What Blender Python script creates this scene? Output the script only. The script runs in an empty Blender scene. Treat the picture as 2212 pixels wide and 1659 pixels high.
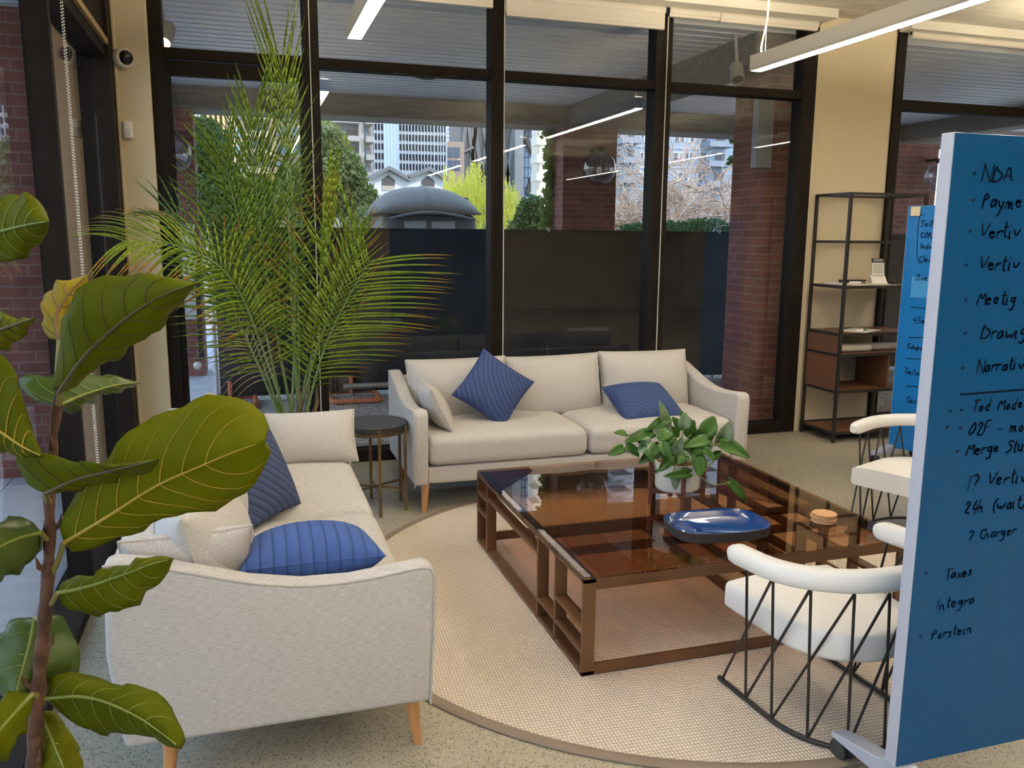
import bpy, math, random
import numpy as np
from math import sin, cos, pi, radians
S = bpy.context.scene
COL = S.collection
random.seed(7)

# ------------------------------------------------------------------ camera
CF, CP, CYAW, CROLL, CH = 1825.854, 0.17223882, 0.30575011, 0.00761642, 1.6
CX, CY = 1106.0, 829.5
_F = np.array([sin(CYAW)*cos(CP), cos(CYAW)*cos(CP), -sin(CP)])
_R = np.array([cos(CYAW), -sin(CYAW), 0.0])
_U = np.cross(_R, _F)
_R, _U = cos(CROLL)*_R + sin(CROLL)*_U, -sin(CROLL)*_R + cos(CROLL)*_U
CAMP = np.array([0, 0, CH])
cd = bpy.data.cameras.new('camera')
cam = bpy.data.objects.new('camera', cd); COL.objects.link(cam)
cd.sensor_fit = 'HORIZONTAL'; cd.sensor_width = 36.0
cd.lens = CF*36.0/2212.0
cd.clip_start = 0.05; cd.clip_end = 2000
from mathutils import Matrix, Vector
M3 = Matrix(((_R[0], _U[0], -_F[0]), (_R[1], _U[1], -_F[1]), (_R[2], _U[2], -_F[2])))
cam.matrix_world = Matrix.Translation((0, 0, CH)) @ M3.to_4x4()
S.camera = cam

def ray(x, y):
    return _F + _R*(x-CX)/CF - _U*(y-CY)/CF
def at(x, y, Y):                      # the point at depth Y seen at that place of the photo
    d = ray(x, y); return CAMP + d*(Y/d[1])
def flo(x, y, z=0.0):
    d = ray(x, y); return CAMP + d*((z-CH)/d[2])
def onplane(x, y, P, N):
    d = ray(x, y); return CAMP + d*(np.dot(np.array(P)-CAMP, N)/np.dot(d, N))

# ------------------------------------------------------------------ light
S.view_settings.view_transform = 'Standard'
S.view_settings.look = 'None'
S.view_settings.exposure = 0.36
S.view_settings.gamma = 1.0
S.view_settings.use_curve_mapping = False
w = bpy.data.worlds.new('sky'); S.world = w; w.use_nodes = True
nt = w.node_tree
bg = nt.nodes['Background']
geo = nt.nodes.new('ShaderNodeTexCoord'); sep = nt.nodes.new('ShaderNodeSeparateXYZ')
rmp = nt.nodes.new('ShaderNodeValToRGB')
rmp.color_ramp.elements[0].position = 0.0; rmp.color_ramp.elements[0].color = (0.86, 0.93, 1.0, 1)
rmp.color_ramp.elements[1].position = 0.7; rmp.color_ramp.elements[1].color = (0.42, 0.66, 1.0, 1)
nt.links.new(geo.outputs['Generated'], sep.inputs[0]); nt.links.new(sep.outputs['Z'], rmp.inputs['Fac'])
nt.links.new(rmp.outputs['Color'], bg.inputs['Color']); bg.inputs['Strength'].default_value = 2.3
sd = bpy.data.lights.new('sun', 'SUN'); sd.energy = 2.0; sd.angle = radians(1); sd.color = (1.0, 0.86, 0.62)
so = bpy.data.objects.new('sun', sd); COL.objects.link(so)
so.rotation_euler = Vector((0.22, -0.76, 0.60)).to_track_quat('Z', 'Y').to_euler(); so.location = (-20, -20, 30)
S.cycles.max_bounces = 10; S.cycles.transparent_max_bounces = 24; S.cycles.glossy_bounces = 5
S.cycles.caustics_reflective = False; S.cycles.caustics_refractive = False

# ------------------------------------------------------------------ materials
MATS = {}
def mat(name, col, rough=0.6, metal=0.0, emit=None, estr=0.0, spec=None, coat=0.0):
    if name in MATS: return MATS[name]
    m = bpy.data.materials.new(name); m.use_nodes = True
    b = m.node_tree.nodes['Principled BSDF']
    b.inputs['Base Color'].default_value = (*col, 1); b.inputs['Roughness'].default_value = rough
    b.inputs['Metallic'].default_value = metal
    if spec is not None: b.inputs['Specular IOR Level'].default_value = spec
    if coat: b.inputs['Coat Weight'].default_value = coat
    if emit:
        b.inputs['Emission Color'].default_value = (*emit, 1); b.inputs['Emission Strength'].default_value = estr
    MATS[name] = m; return m
def nodes(m): return m.node_tree.nodes, m.node_tree.links, m.node_tree.nodes['Principled BSDF']
def mapping(m, coord='Object', scale=(1, 1, 1), rot=(0, 0, 0)):
    N, L, b = nodes(m)
    t = N.new('ShaderNodeTexCoord'); mp = N.new('ShaderNodeMapping')
    mp.inputs['Scale'].default_value = scale; mp.inputs['Rotation'].default_value = rot
    L.new(t.outputs[coord], mp.inputs['Vector']); return mp.outputs['Vector']
def ramp(m, fac, stops):
    N, L, b = nodes(m)
    r = N.new('ShaderNodeValToRGB'); e = r.color_ramp.elements
    while len(e) < len(stops): e.new(0.5)
    for i, (p, c) in enumerate(stops): e[i].position = p; e[i].color = (*c, 1)
    L.new(fac, r.inputs['Fac']); return r.outputs['Color']
def noise(m, vec, scale=5, detail=3, rough=0.5):
    N, L, b = nodes(m); n = N.new('ShaderNodeTexNoise')
    n.inputs['Scale'].default_value = scale; n.inputs['Detail'].default_value = detail; n.inputs['Roughness'].default_value = rough
    if vec is not None: L.new(vec, n.inputs['Vector'])
    return n.outputs['Fac']
def bump(m, h, strength=0.3, dist=0.01):
    N, L, b = nodes(m); n = N.new('ShaderNodeBump'); n.inputs['Strength'].default_value = strength; n.inputs['Distance'].default_value = dist
    L.new(h, n.inputs['Height']); L.new(n.outputs['Normal'], b.inputs['Normal'])
def mixc(m, fac, a, b_, mode='MIX'):
    N, L, b = nodes(m); n = N.new('ShaderNodeMix'); n.data_type = 'RGBA'; n.blend_type = mode
    if isinstance(fac, float): n.inputs[0].default_value = fac
    else: L.new(fac, n.inputs[0])
    for i, v in ((6, a), (7, b_)):
        if isinstance(v, tuple): n.inputs[i].default_value = (*v, 1)
        else: L.new(v, n.inputs[i])
    return n.outputs[2]
def tocol(m, c): nodes(m)[1].new(c, nodes(m)[2].inputs['Base Color'])
def mottled(name, stops, scale, rough=0.6, detail=4, sc=(1, 1, 1), bmp=0.0, metal=0.0, dist=0.01, coat=0.0):
    if name in MATS: return MATS[name]
    m = mat(name, stops[0][1], rough, metal, coat=coat)
    n = noise(m, mapping(m, 'Object', sc), scale, detail)
    tocol(m, ramp(m, n, stops))
    if bmp: bump(m, n, bmp, dist)
    return m

cream = mat('cream_paint', (0.62, 0.525, 0.365), 0.7)
bump(cream, noise(cream, mapping(cream), 160, 2), 0.05, 0.002)
white_paint = mat('white_paint', (0.60, 0.57, 0.50), 0.7)
frame_m = mottled('bronze_frame', [(0.3, (0.009, 0.0065, 0.0055)), (0.7, (0.015, 0.011, 0.009))], 9, 0.6)
frame_m.node_tree.nodes['Principled BSDF'].inputs['Specular IOR Level'].default_value = 0.12
black_m = mat('black_metal', (0.012, 0.011, 0.011), 0.42, 0.0)
cord_m = mat('bead_chain', (0.62, 0.58, 0.50), 0.4)
shade_m = mat('shade_fabric', (0.60, 0.56, 0.49), 0.8)
alu_m = mat('brushed_aluminium', (0.62, 0.66, 0.76), 0.38, 0.35)
plastic_w = mat('white_plastic', (0.82, 0.78, 0.70), 0.45)
rubber_m = mat('dark_rubber', (0.035, 0.035, 0.037), 0.5)

def glassy(name, tint, f0=0.04, rough=0.0, boost=1.0):
    if name in MATS: return MATS[name]
    m = bpy.data.materials.new(name); m.use_nodes = True
    N, L = m.node_tree.nodes, m.node_tree.links
    for n in list(N):
        if n.type != 'OUTPUT_MATERIAL': N.remove(n)
    out = [n for n in N if n.type == 'OUTPUT_MATERIAL'][0]
    t = N.new('ShaderNodeBsdfTransparent'); t.inputs['Color'].default_value = (*tint, 1)
    g = N.new('ShaderNodeBsdfGlossy'); g.inputs['Roughness'].default_value = rough
    lw = N.new('ShaderNodeLayerWeight'); lw.inputs['Blend'].default_value = 0.5
    p = N.new('ShaderNodeMath'); p.operation = 'POWER'; p.inputs[1].default_value = 5
    L.new(lw.outputs['Facing'], p.inputs[0])
    q = N.new('ShaderNodeMath'); q.operation = 'MULTIPLY_ADD'; q.inputs[1].default_value = (1-f0)*boost; q.inputs[2].default_value = f0
    L.new(p.outputs[0], q.inputs[0])
    mx = N.new('ShaderNodeMixShader'); L.new(q.outputs[0], mx.inputs[0]); L.new(t.outputs[0], mx.inputs[1]); L.new(g.outputs[0], mx.inputs[2])
    L.new(mx.outputs[0], out.inputs['Surface']); MATS[name] = m; return m
glass_m = glassy('window_glass', (0.965, 0.97, 0.97), 0.042)
smoke_m = glassy('bronze_glass', (0.73, 0.53, 0.37), 0.105)
globe_m = glassy('globe_glass', (0.80, 0.83, 0.88), 0.10)

def fabric(name, c1, c2, sx=90, sy=9, bmp=0.25):
    if name in MATS: return MATS[name]
    m = mat(name, c1, 0.9, spec=0.2)
    a = noise(m, mapping(m, 'Object', (sx*0.6, sy*1.2, sx*1.2)), 4, 3)
    b = noise(m, mapping(m, 'Object', (sx, sx, sy)), 4, 3)
    N, L, _ = nodes(m)
    ad = N.new('ShaderNodeMath'); ad.operation = 'ADD'; L.new(a, ad.inputs[0]); L.new(a, ad.inputs[1])
    m2 = N.new('ShaderNodeMix'); m2.inputs[0].default_value = 0.25; L.new(a, m2.inputs[2]); L.new(b, m2.inputs[3]); L.new(m2.outputs[0], ad.inputs[0]); L.new(m2.outputs[0], ad.inputs[1])
    h = N.new('ShaderNodeMath'); h.operation = 'MULTIPLY'; h.inputs[1].default_value = 0.5; L.new(ad.outputs[0], h.inputs[0])
    tocol(m, ramp(m, h.outputs[0], [(0.38, c1), (0.62, c2)]))
    bump(m, h.outputs[0], bmp, 0.002); return m
linen = fabric('sofa_linen', (0.43, 0.405, 0.385), (0.58, 0.555, 0.535))
piping_m = fabric('piping_linen', (0.44, 0.41, 0.37), (0.54, 0.51, 0.47))
leather = mat('ivory_leather', (0.78, 0.755, 0.72), 0.55)
bump(leather, noise(leather, mapping(leather), 300, 2), 0.08, 0.002)

def quilt(name, c, freq, rot=0.0, rings=False, loc=(0, 0, 0)):
    m = mat(name, c, 0.85, spec=0.25)
    N, L, b = nodes(m)
    v = mapping(m, 'Object', (1, 1, 1), (0, rot, 0)); v.node.inputs['Location'].default_value = loc
    wv = N.new('ShaderNodeTexWave'); wv.wave_type = 'RINGS' if rings else 'BANDS'
    if rings: wv.rings_direction = 'SPHERICAL'
    wv.bands_direction = 'X' if not rings else wv.bands_direction
    wv.wave_profile = 'SIN'; wv.inputs['Scale'].default_value = freq; wv.inputs['Distortion'].default_value = 0.6
    wv.inputs['Detail'].default_value = 0; wv.inputs['Detail Scale'].default_value = 0.4
    L.new(v, wv.inputs['Vector'])
    pw = N.new('ShaderNodeMath'); pw.operation = 'POWER'; pw.inputs[1].default_value = 0.22; L.new(wv.outputs['Fac'], pw.inputs[0])
    bump(m, pw.outputs[0], 0.55, 0.012)
    dk = tuple(x*0.70 for x in c)
    tocol(m, ramp(m, pw.outputs[0], [(0.25, dk), (0.75, c)]))
    return m
navy_a = quilt('navy_arched_quilt', (0.045, 0.072, 0.185), 11, 0.0, True, (-0.24, 0, 0.22))
navy_b = quilt('navy_wave_quilt', (0.045, 0.075, 0.20), 11, 0.0, True, (0.2, 0, 0.26))
navy_c = quilt('navy_stripe_quilt', (0.050, 0.070, 0.155), 10, 0.9)
navy_d = quilt('blue_channel_quilt', (0.05, 0.10, 0.30), 8, 0.0)

def wood(name, c1, c2, sc=(2, 30, 30), rough=0.45):
    if name in MATS: return MATS[name]
    m = mat(name, c1, rough)
    n = noise(m, mapping(m, 'Object', sc), 3, 5, 0.6)
    tocol(m, ramp(m, n, [(0.3, c1), (0.7, c2)])); bump(m, n, 0.06, 0.003); return m
oak = wood('oak_leg', (0.42, 0.20, 0.075), (0.56, 0.30, 0.13), (30, 30, 2))
walnut = wood('walnut_shelf', (0.085, 0.034, 0.016), (0.16, 0.066, 0.031), (3, 30, 30))
dark_wood = wood('plant_stand_wood', (0.10, 0.028, 0.014), (0.15, 0.045, 0.022), (30, 30, 3))
black_wood = wood('black_stained_wood', (0.016, 0.017, 0.019), (0.034, 0.035, 0.038), (3, 40, 10), 0.5)
bronze = mottled('bronze_bar', [(0.3, (0.125, 0.062, 0.030)), (0.7, (0.165, 0.085, 0.042))], 6, 0.36, metal=0.35)
brass = mottled('aged_brass', [(0.3, (0.13, 0.085, 0.04)), (0.7, (0.19, 0.125, 0.06))], 8, 0.38, metal=0.5)

# floor: polished concrete with exposed aggregate
floor_m = mat('ground_concrete', (0.3, 0.27, 0.2), 0.30)
def _floor(m):
    N, L, b = nodes(m); v = mapping(m)
    big = noise(m, v, 1.3, 4)
    base = ramp(m, big, [(0.3, (0.33, 0.295, 0.22)), (0.7, (0.43, 0.39, 0.305))])
    vo = N.new('ShaderNodeTexVoronoi'); vo.inputs['Scale'].default_value = 150; L.new(v, vo.inputs['Vector'])
    hs = N.new('ShaderNodeSeparateColor'); L.new(vo.outputs['Color'], hs.inputs[0])
    sp = ramp(m, hs.outputs[0], [(0.0, (0.22, 0.22, 0.23)), (0.22, (0.3, 0.3, 0.3)), (0.34, (0.78, 0.78, 0.78)), (0.75, (1, 1, 1)), (1.0, (1.4, 1.36, 1.3))])
    d = ramp(m, vo.outputs['Distance'], [(0.30, (1, 1, 1)), (0.55, (0, 0, 0))])
    spm = mixc(m, d, (0.95, 0.95, 0.95), sp)
    tocol(m, mixc(m, 1.0, base, spm, 'MULTIPLY'))
    L.new(ramp(m, noise(m, v, 30, 3), [(0.3, (0.26,)*3), (0.7, (0.42,)*3)]), b.inputs['Roughness'])
_floor(floor_m)
agg_m = mat('exposed_aggregate', (0.3, 0.3, 0.3), 0.8)
def _agg(m):
    N, L, b = nodes(m); v = mapping(m)
    vo = N.new('ShaderNodeTexVoronoi'); vo.inputs['Scale'].default_value = 60; L.new(v, vo.inputs['Vector'])
    hs = N.new('ShaderNodeSeparateColor'); L.new(vo.outputs['Color'], hs.inputs[0])
    tocol(m, ramp(m, hs.outputs[0], [(0.0, (0.10, 0.10, 0.105)), (0.4, (0.30, 0.29, 0.28)), (0.75, (0.46, 0.44, 0.42)), (1.0, (0.62, 0.60, 0.57))]))
    bump(m, vo.outputs['Distance'], 0.5, 0.01)
_agg(agg_m)
rug_m = mat('woven_sisal', (0.55, 0.45, 0.32), 0.95, spec=0.1)
def _rug(m):
    N, L, b = nodes(m); v = mapping(m, 'Object', (1, 1, 1), (0, 0, 0.05))
    def wave(direction, sc, dist, ph):
        wv = N.new('ShaderNodeTexWave'); wv.bands_direction = direction; wv.inputs['Scale'].default_value = sc
        wv.inputs['Distortion'].default_value = dist; wv.inputs['Detail'].default_value = 1; wv.inputs['Detail Scale'].default_value = 2
        wv.inputs['Phase Offset'].default_value = ph
        L.new(v, wv.inputs['Vector']); return wv.outputs['Fac']
    a = wave('X', 26, 0.4, 0); c = wave('Y', 19, 0.4, 1)
    mu = N.new('ShaderNodeMath'); mu.operation = 'MULTIPLY'; L.new(a, mu.inputs[0]); L.new(c, mu.inputs[1])
    var = noise(m, mapping(m, 'Object', (1, 1, 1)), 2.2, 3)
    fine = noise(m, mapping(m, 'Object', (60, 60, 60)), 2, 2)
    light = ramp(m, var, [(0.3, (0.80, 0.73, 0.66)), (0.7, (0.86, 0.80, 0.73))])
    light2 = mixc(m, fine, (0.72, 0.63, 0.54), light)
    tocol(m, mixc(m, ramp(m, mu.outputs[0], [(0.03, (0, 0, 0)), (0.32, (1, 1, 1))]), (0.46, 0.385, 0.31), light2))
    bump(m, mu.outputs[0], 0.8, 0.004)
_rug(rug_m)
rugedge_m = mat('rug_binding', (0.20, 0.155, 0.12), 0.85)

def brickmat(name, c1, c2, mortar, scale=1.0, rough=0.85, bw=0.21, bh=0.07):
    m = mat(name, c1, rough)
    N, L, b = nodes(m)
    t = N.new('ShaderNodeTexCoord'); sp = N.new('ShaderNodeSeparateXYZ'); L.new(t.outputs['Object'], sp.inputs[0])
    ad = N.new('ShaderNodeMath'); L.new(sp.outputs['X'], ad.inputs[0]); L.new(sp.outputs['Y'], ad.inputs[1])
    cb = N.new('ShaderNodeCombineXYZ'); L.new(ad.outputs[0], cb.inputs['X']); L.new(sp.outputs['Z'], cb.inputs['Y'])
    br = N.new('ShaderNodeTexBrick'); L.new(cb.outputs[0], br.inputs['Vector'])
    br.inputs['Color1'].default_value = (*c1, 1); br.inputs['Color2'].default_value = (*c2, 1); br.inputs['Mortar'].default_value = (*mortar, 1)
    br.inputs['Scale'].default_value = scale; br.inputs['Brick Width'].default_value = bw; br.inputs['Row Height'].default_value = bh
    br.inputs['Mortar Size'].default_value = 0.006; br.inputs['Bias'].default_value = 0.0
    n = noise(m, t.outputs['Object'], 6, 4)
    tocol(m, mixc(m, 0.35, br.outputs['Color'], ramp(m, n, [(0.3, tuple(x*0.6 for x in c1)), (0.7, tuple(min(1, x*1.3) for x in c2))])))
    bump(m, br.outputs['Fac'], -0.4, 0.01); return m
brick_m = brickmat('red_brick', (0.145, 0.05, 0.04), (0.24, 0.085, 0.065), (0.22, 0.18, 0.175))
paver_m = brickmat('brick_paver', (0.30, 0.15, 0.12), (0.36, 0.2, 0.16), (0.3, 0.28, 0.26))
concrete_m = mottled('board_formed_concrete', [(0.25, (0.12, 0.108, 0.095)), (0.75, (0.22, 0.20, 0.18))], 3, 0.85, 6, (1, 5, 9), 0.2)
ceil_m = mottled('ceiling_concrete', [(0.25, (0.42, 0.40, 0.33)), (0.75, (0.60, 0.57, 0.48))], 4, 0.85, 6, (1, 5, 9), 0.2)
deck_m = mottled('painted_steel_deck', [(0.3, (0.60, 0.61, 0.64)), (0.7, (0.68, 0.69, 0.71))], 2, 0.5)
screen_m = mottled('black_windscreen_mesh', [(0.3, (0.012, 0.012, 0.014)), (0.7, (0.028, 0.028, 0.03))], 3, 0.85, 5, (1, 1, 1), 0.1)
orange_m = mat('orange_tube', (0.50, 0.16, 0.07), 0.45)

# ------------------------------------------------------------------ mesh helpers
class MB:
    def __init__(s): s.v = []; s.f = []; s.m = []; s.cur = 0
    def add(s, vs, fs):
        o = len(s.v); s.v += [tuple(map(float, p)) for p in vs]; s.f += [tuple(i+o for i in f) for f in fs]; s.m += [s.cur]*len(fs); return s
    def box(s, a, b):
        x0, y0, z0 = [min(p, q) for p, q in zip(a, b)]; x1, y1, z1 = [max(p, q) for p, q in zip(a, b)]
        return s.add([(x0,y0,z0),(x1,y0,z0),(x1,y1,z0),(x0,y1,z0),(x0,y0,z1),(x1,y0,z1),(x1,y1,z1),(x0,y1,z1)],
                     [(0,3,2,1),(4,5,6,7),(0,1,5,4),(1,2,6,5),(2,3,7,6),(3,0,4,7)])
    def tube(s, pts, r, n=8, closed=False, cap=True):
        pts = [np.array(p, float) for p in pts]; k = len(pts); rr = r if hasattr(r, '__len__') else [r]*k
        vs = []; up = None
        for i, p in enumerate(pts):
            t = (pts[(i+1) % k]-pts[i-1]) if closed else (pts[min(i+1, k-1)]-pts[max(i-1, 0)])
            t = t/(np.linalg.norm(t)+1e-12)
            if up is None: up = np.array([0, 0, 1.0]) if abs(t[2]) < 0.9 else np.array([1.0, 0, 0])
            a = np.cross(t, up); a /= np.linalg.norm(a)+1e-12; b = np.cross(a, t); up = b
            for j in range(n):
                an = 2*pi*j/n; vs.append(p + rr[i]*(cos(an)*a + sin(an)*b))
        fs = []
        for i in range(k if closed else k-1):
            i2 = (i+1) % k
            for j in range(n):
                fs.append((i*n+j, i2*n+j, i2*n+(j+1) % n, i*n+(j+1) % n))
        if cap and not closed:
            fs.append(tuple(range(n))); fs.append(tuple(range((k-1)*n+n-1, (k-1)*n-1, -1)))
        return s.add(vs, fs)
    def bar(s, p, q, wx, wy):           # rectangular bar
        p = np.array(p, float); q = np.array(q, float); t = q-p; t /= np.linalg.norm(t)
        up = np.array([0, 0, 1.0]) if abs(t[2]) < 0.9 else np.array([0, 1.0, 0])
        a = np.cross(t, up); a /= np.linalg.norm(a); b = np.cross(a, t)
        vs = [c + sx*a*wx/2 + sy*b*wy/2 for c in (p, q) for sx, sy in ((-1,-1),(1,-1),(1,1),(-1,1))]
        return s.add(vs, [(0,1,2,3),(7,6,5,4),(0,4,5,1),(1,5,6,2),(2,6,7,3),(3,7,4,0)])
    def lathe(s, prof, n=32, c=(0, 0, 0)):
        vs = []; fs = []; k = len(prof)
        for j in range(n):
            an = 2*pi*j/n
            for r, z in prof: vs.append((c[0]+r*cos(an), c[1]+r*sin(an), c[2]+z))
        for j in range(n):
            j2 = (j+1) % n
            for i in range(k-1): fs.append((j*k+i, j2*k+i, j2*k+i+1, j*k+i+1))
        if prof[0][0] > 1e-6: fs.append(tuple(j*k for j in range(n-1, -1, -1)))
        if prof[-1][0] > 1e-6: fs.append(tuple(j*k+k-1 for j in range(n)))
        return s.add(vs, fs)
    def prism(s, poly, h, axis='z', o=0.0):  # extrude a 2-D outline from o to o+h along axis
        n = len(poly)
        def P(a, b, t): return {'z': (a, b, t), 'y': (a, t, b), 'x': (t, a, b)}[axis]
        vs = [P(a, b, o) for a, b in poly] + [P(a, b, o+h) for a, b in poly]
        return s.add(vs, [tuple(range(n-1, -1, -1)), tuple(range(n, 2*n))] + [(i, (i+1) % n, n+(i+1) % n, n+i) for i in range(n)])
    def grid(s, P):                     # P[i][j] points
        k = len(P); n = len(P[0])
        return s.add([p for r in P for p in r], [(i*n+j, i*n+j+1, (i+1)*n+j+1, (i+1)*n+j) for i in range(k-1) for j in range(n-1)])
    def rbox(s, half, r, n=10, crown=0.0, c=(0, 0, 0), fn=None):
        half = np.array(half, float); vs = {}; out = []; fs = []
        def V(i, j, k):
            key = (i, j, k)
            if key not in vs:
                u = np.array([2*i/n-1, 2*j/n-1, 2*k/n-1])
                u = np.sign(u)*(1-(1-abs(u))**1.6)
                p = u*half; q = np.clip(p, -(half-r), half-r); d = p-q; L = np.linalg.norm(d)
                if L > 1e-9: p = q + d/L*r
                p[2] += crown*(1-u[0]**2)*(1-u[1]**2)*(1 if u[2] > 0 else 0)
                if fn is not None: p = fn(p, u)
                vs[key] = len(out); out.append(p+np.array(c))
            return vs[key]
        for a in range(n):
            for b in range(n):
                fs += [(V(a,b,0),V(a,b+1,0),V(a+1,b+1,0),V(a+1,b,0)), (V(a,b,n),V(a+1,b,n),V(a+1,b+1,n),V(a,b+1,n)),
                       (V(a,0,b),V(a+1,0,b),V(a+1,0,b+1),V(a,0,b+1)), (V(a,n,b),V(a,n,b+1),V(a+1,n,b+1),V(a+1,n,b)),
                       (V(0,a,b),V(0,a,b+1),V(0,a+1,b+1),V(0,a+1,b)), (V(n,a,b),V(n,a+1,b),V(n,a+1,b+1),V(n,a,b+1))]
        return s.add(out, fs)
    def xform(s, M):
        s.v = [tuple((M @ Vector(p))) for p in s.v]; return s
    def build(s, name, m, parent=None, smooth=False, origin=None, bevel=0.0):
        me = bpy.data.meshes.new(name)
        v = s.v if origin is None else [(a-origin[0], b-origin[1], c-origin[2]) for a, b, c in s.v]
        me.from_pydata(v, [], s.f); me.update()
        for q in (m if isinstance(m, (list, tuple)) else [m]): me.materials.append(q)
        if any(s.m): me.polygons.foreach_set('material_index', s.m)
        if smooth:
            me.polygons.foreach_set('use_smooth', [True]*len(s.f))
            if len(s.f) < 6000: me.set_sharp_from_angle(angle=radians(52))
        o = bpy.data.objects.new(name, me); COL.objects.link(o)
        if origin is not None and parent is None: o.location = origin
        if parent is not None: o.parent = parent
        if bevel:
            bv = o.modifiers.new('edge', 'BEVEL'); bv.width = bevel; bv.segments = 2; bv.limit_method = 'ANGLE'
        return o
def tag(o, label, cat, group=None, kind=None):
    o['label'] = label; o['category'] = cat
    if group: o['group'] = group
    if kind: o['kind'] = kind
    return o
def thing(name, label, cat, loc=(0, 0, 0), rz=0.0, group=None):
    o = bpy.data.objects.new(name, None); COL.objects.link(o); o.location = tuple(map(float, loc)); o.rotation_euler = (0, 0, rz)
    o.empty_display_size = 0.1
    return tag(o, label, cat, group)
def struct(o): o['kind'] = 'structure'; return o
def copy_tree(o, parent=None):
    c = o.copy(); COL.objects.link(c)
    if parent is not None: c.parent = parent
    for ch in list(o.children): copy_tree(ch, c)
    return c
def bx(name, m, *boxes, parent=None, bevel=0.0):
    b = MB()
    for p, q in boxes: b.box(p, q)
    return b.build(name, m, parent, bevel=bevel)
def resample(pts, n):
    P = np.array(pts, float); d = np.r_[0, np.cumsum(np.linalg.norm(np.diff(P, axis=0), axis=1))]
    t = np.linspace(0, d[-1], n); return np.stack([np.interp(t, d, P[:, i]) for i in range(P.shape[1])], 1)
def smoothline(pts, n, it=2):
    P = np.array(pts, float)
    for _ in range(it):
        Q = [P[0]]
        for a, b in zip(P[:-1], P[1:]): Q += [0.75*a+0.25*b, 0.25*a+0.75*b]
        Q.append(P[-1]); P = np.array(Q)
    return resample(P, n)

# ================================================================== THE SETTING
YB = 5.95
ZC = 3.32
struct(bx('floor', floor_m, ((-0.82, -6.2, -0.2), (10.2, 6.02, 0))))
b = MB(); b.box((-0.9, -6.2, ZC), (10.2, 6.0, ZC+0.3))
for y in (5.18, 2.2, -0.9, -4.0): b.box((-0.9, y-0.2, ZC-0.16 if y < 5 else ZC-0.001), (10.2, y+0.2, ZC+0.05))
struct(b.build('ceiling', ceil_m))
struct(bx('wall_rear', cream, ((-0.9, -6.4, 0), (10.2, -6.2, ZC))))
struct(bx('wall_right', cream, ((10.0, -6.2, 0), (10.2, 6.0, ZC))))
# back wall: cream corner strip and the pier between the two glazed bays
b = MB(); b.box((-0.72, 5.88, 0), (-0.50, 6.1, ZC)); b.box((-0.70, 5.86, 0.0), (-0.68, 5.88, ZC))
struct(b.build('wall_back', cream, bevel=0.006))
b = MB(); b.box((4.37, 5.95, 0), (5.125, 6.1, ZC)); b.box((4.37, 5.937, 0), (4.42, 5.95, ZC-0.06))
struct(b.build('wall_pier', cream, bevel=0.004))
struct(bx('wall_back_far', cream, ((8.3, 5.95, 0), (10.2, 6.1, ZC+0.3))))
struct(bx('baseboard_pier', black_m, ((4.44, 5.938, 0.0), (5.125, 5.95, 0.085))))
# left glazed wall, running away from the camera
FINS = (3.98, 2.15, 0.3, -1.55, -3.4, -5.25)
b = MB()
for y in FINS: b.box((-0.80, y-0.025, 0.0), (-0.70, y+0.025, ZC))
b.box((-0.90, 5.68, 0), (-0.70, 6.08, ZC)); b.box((-0.86, -6.2, 2.62), (-0.72, 5.9, ZC)); b.box((-0.86, -6.2, 0.0), (-0.69, 5.9, 0.045))
wl = struct(b.build('window_6', frame_m))
ys = [5.68]+list(FINS)+[-6.2]
for y1, y0 in zip(ys[:-1], ys[1:]):
    g = MB(); g.box((-0.795, y0+0.02, 0.04), (-0.787, y1-0.02, 2.63)); g.build('glass_pane', glass_m, wl)
struct(bx('trim_left', mat('warm_trim', (0.45, 0.33, 0.16), 0.5), ((-0.72, -6.0, 2.69), (-0.70, 5.68, 2.725))))  # yellowish highlight on the transom, built as a warm-coloured strip
# back glazed wall: one window per bay
def bay(name, x0, x1, tl=2.685, th=2.75, door=False, m0=0.1, m1=0.09):
    b = MB()
    b.box((x0-m0, YB-0.02, 0), (x0, YB+0.12, ZC))
    if m1: b.box((x1, YB-0.02, 0), (x1+m1, YB+0.12, ZC))
    b.box((x0, YB-0.01, tl), (x1, YB+0.10, th)); b.box((x0, YB, 3.3), (x1, YB+0.1, ZC))
    if not door: b.box((x0, YB-0.02, 0), (x1, YB+0.12, 0.085))
    o = struct(b.build(name, frame_m, bevel=0.004))
    g = MB(); g.box((x0-0.005, YB+0.045, th-0.005), (x1+0.005, YB+0.053, 3.31)); g.build('glass_pane', glass_m, o)
    if not door:
        g = MB(); g.box((x0-0.005, YB+0.045, 0.08), (x1+0.005, YB+0.053, tl+0.005)); g.build('glass_pane', glass_m, o)
    return o
bay('window_1', -0.42, 0.43, door=True, m0=0.08, m1=0)
bay('window_2', 0.53, 1.705)
bay('window_3', 1.79, 2.965, m0=0, m1=0)
bay('window_4', 3.10, 4.25, m0=0.135, m1=0.12)
bay('window_5', 5.21, 8.2, tl=2.655, th=2.735, m0=0.085, m1=0.1)
b = MB()                                  # the glazed door in the corner bay
b.box((-0.415, YB, 0.005), (-0.385, YB+0.05, 2.675)); b.box((0.395, YB, 0.005), (0.425, YB+0.05, 2.675))
b.box((-0.385, YB, 2.585), (0.395, YB+0.05, 2.675)); b.box((-0.385, YB, 0.005), (0.395, YB+0.05, 0.16))
door = struct(b.build('door_1', frame_m, bevel=0.003))
g = MB(); g.box((-0.388, YB+0.02, 0.155), (0.398, YB+0.028, 2.59)); g.build('glass_pane', glass_m, door)
h = MB(); p0 = at(431, 690, YB-0.04); p1 = at(425, 775, YB-0.04)
h.bar((p0[0], YB-0.045, 1.36), (p0[0], YB-0.045, 0.80), 0.03, 0.025)
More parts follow.
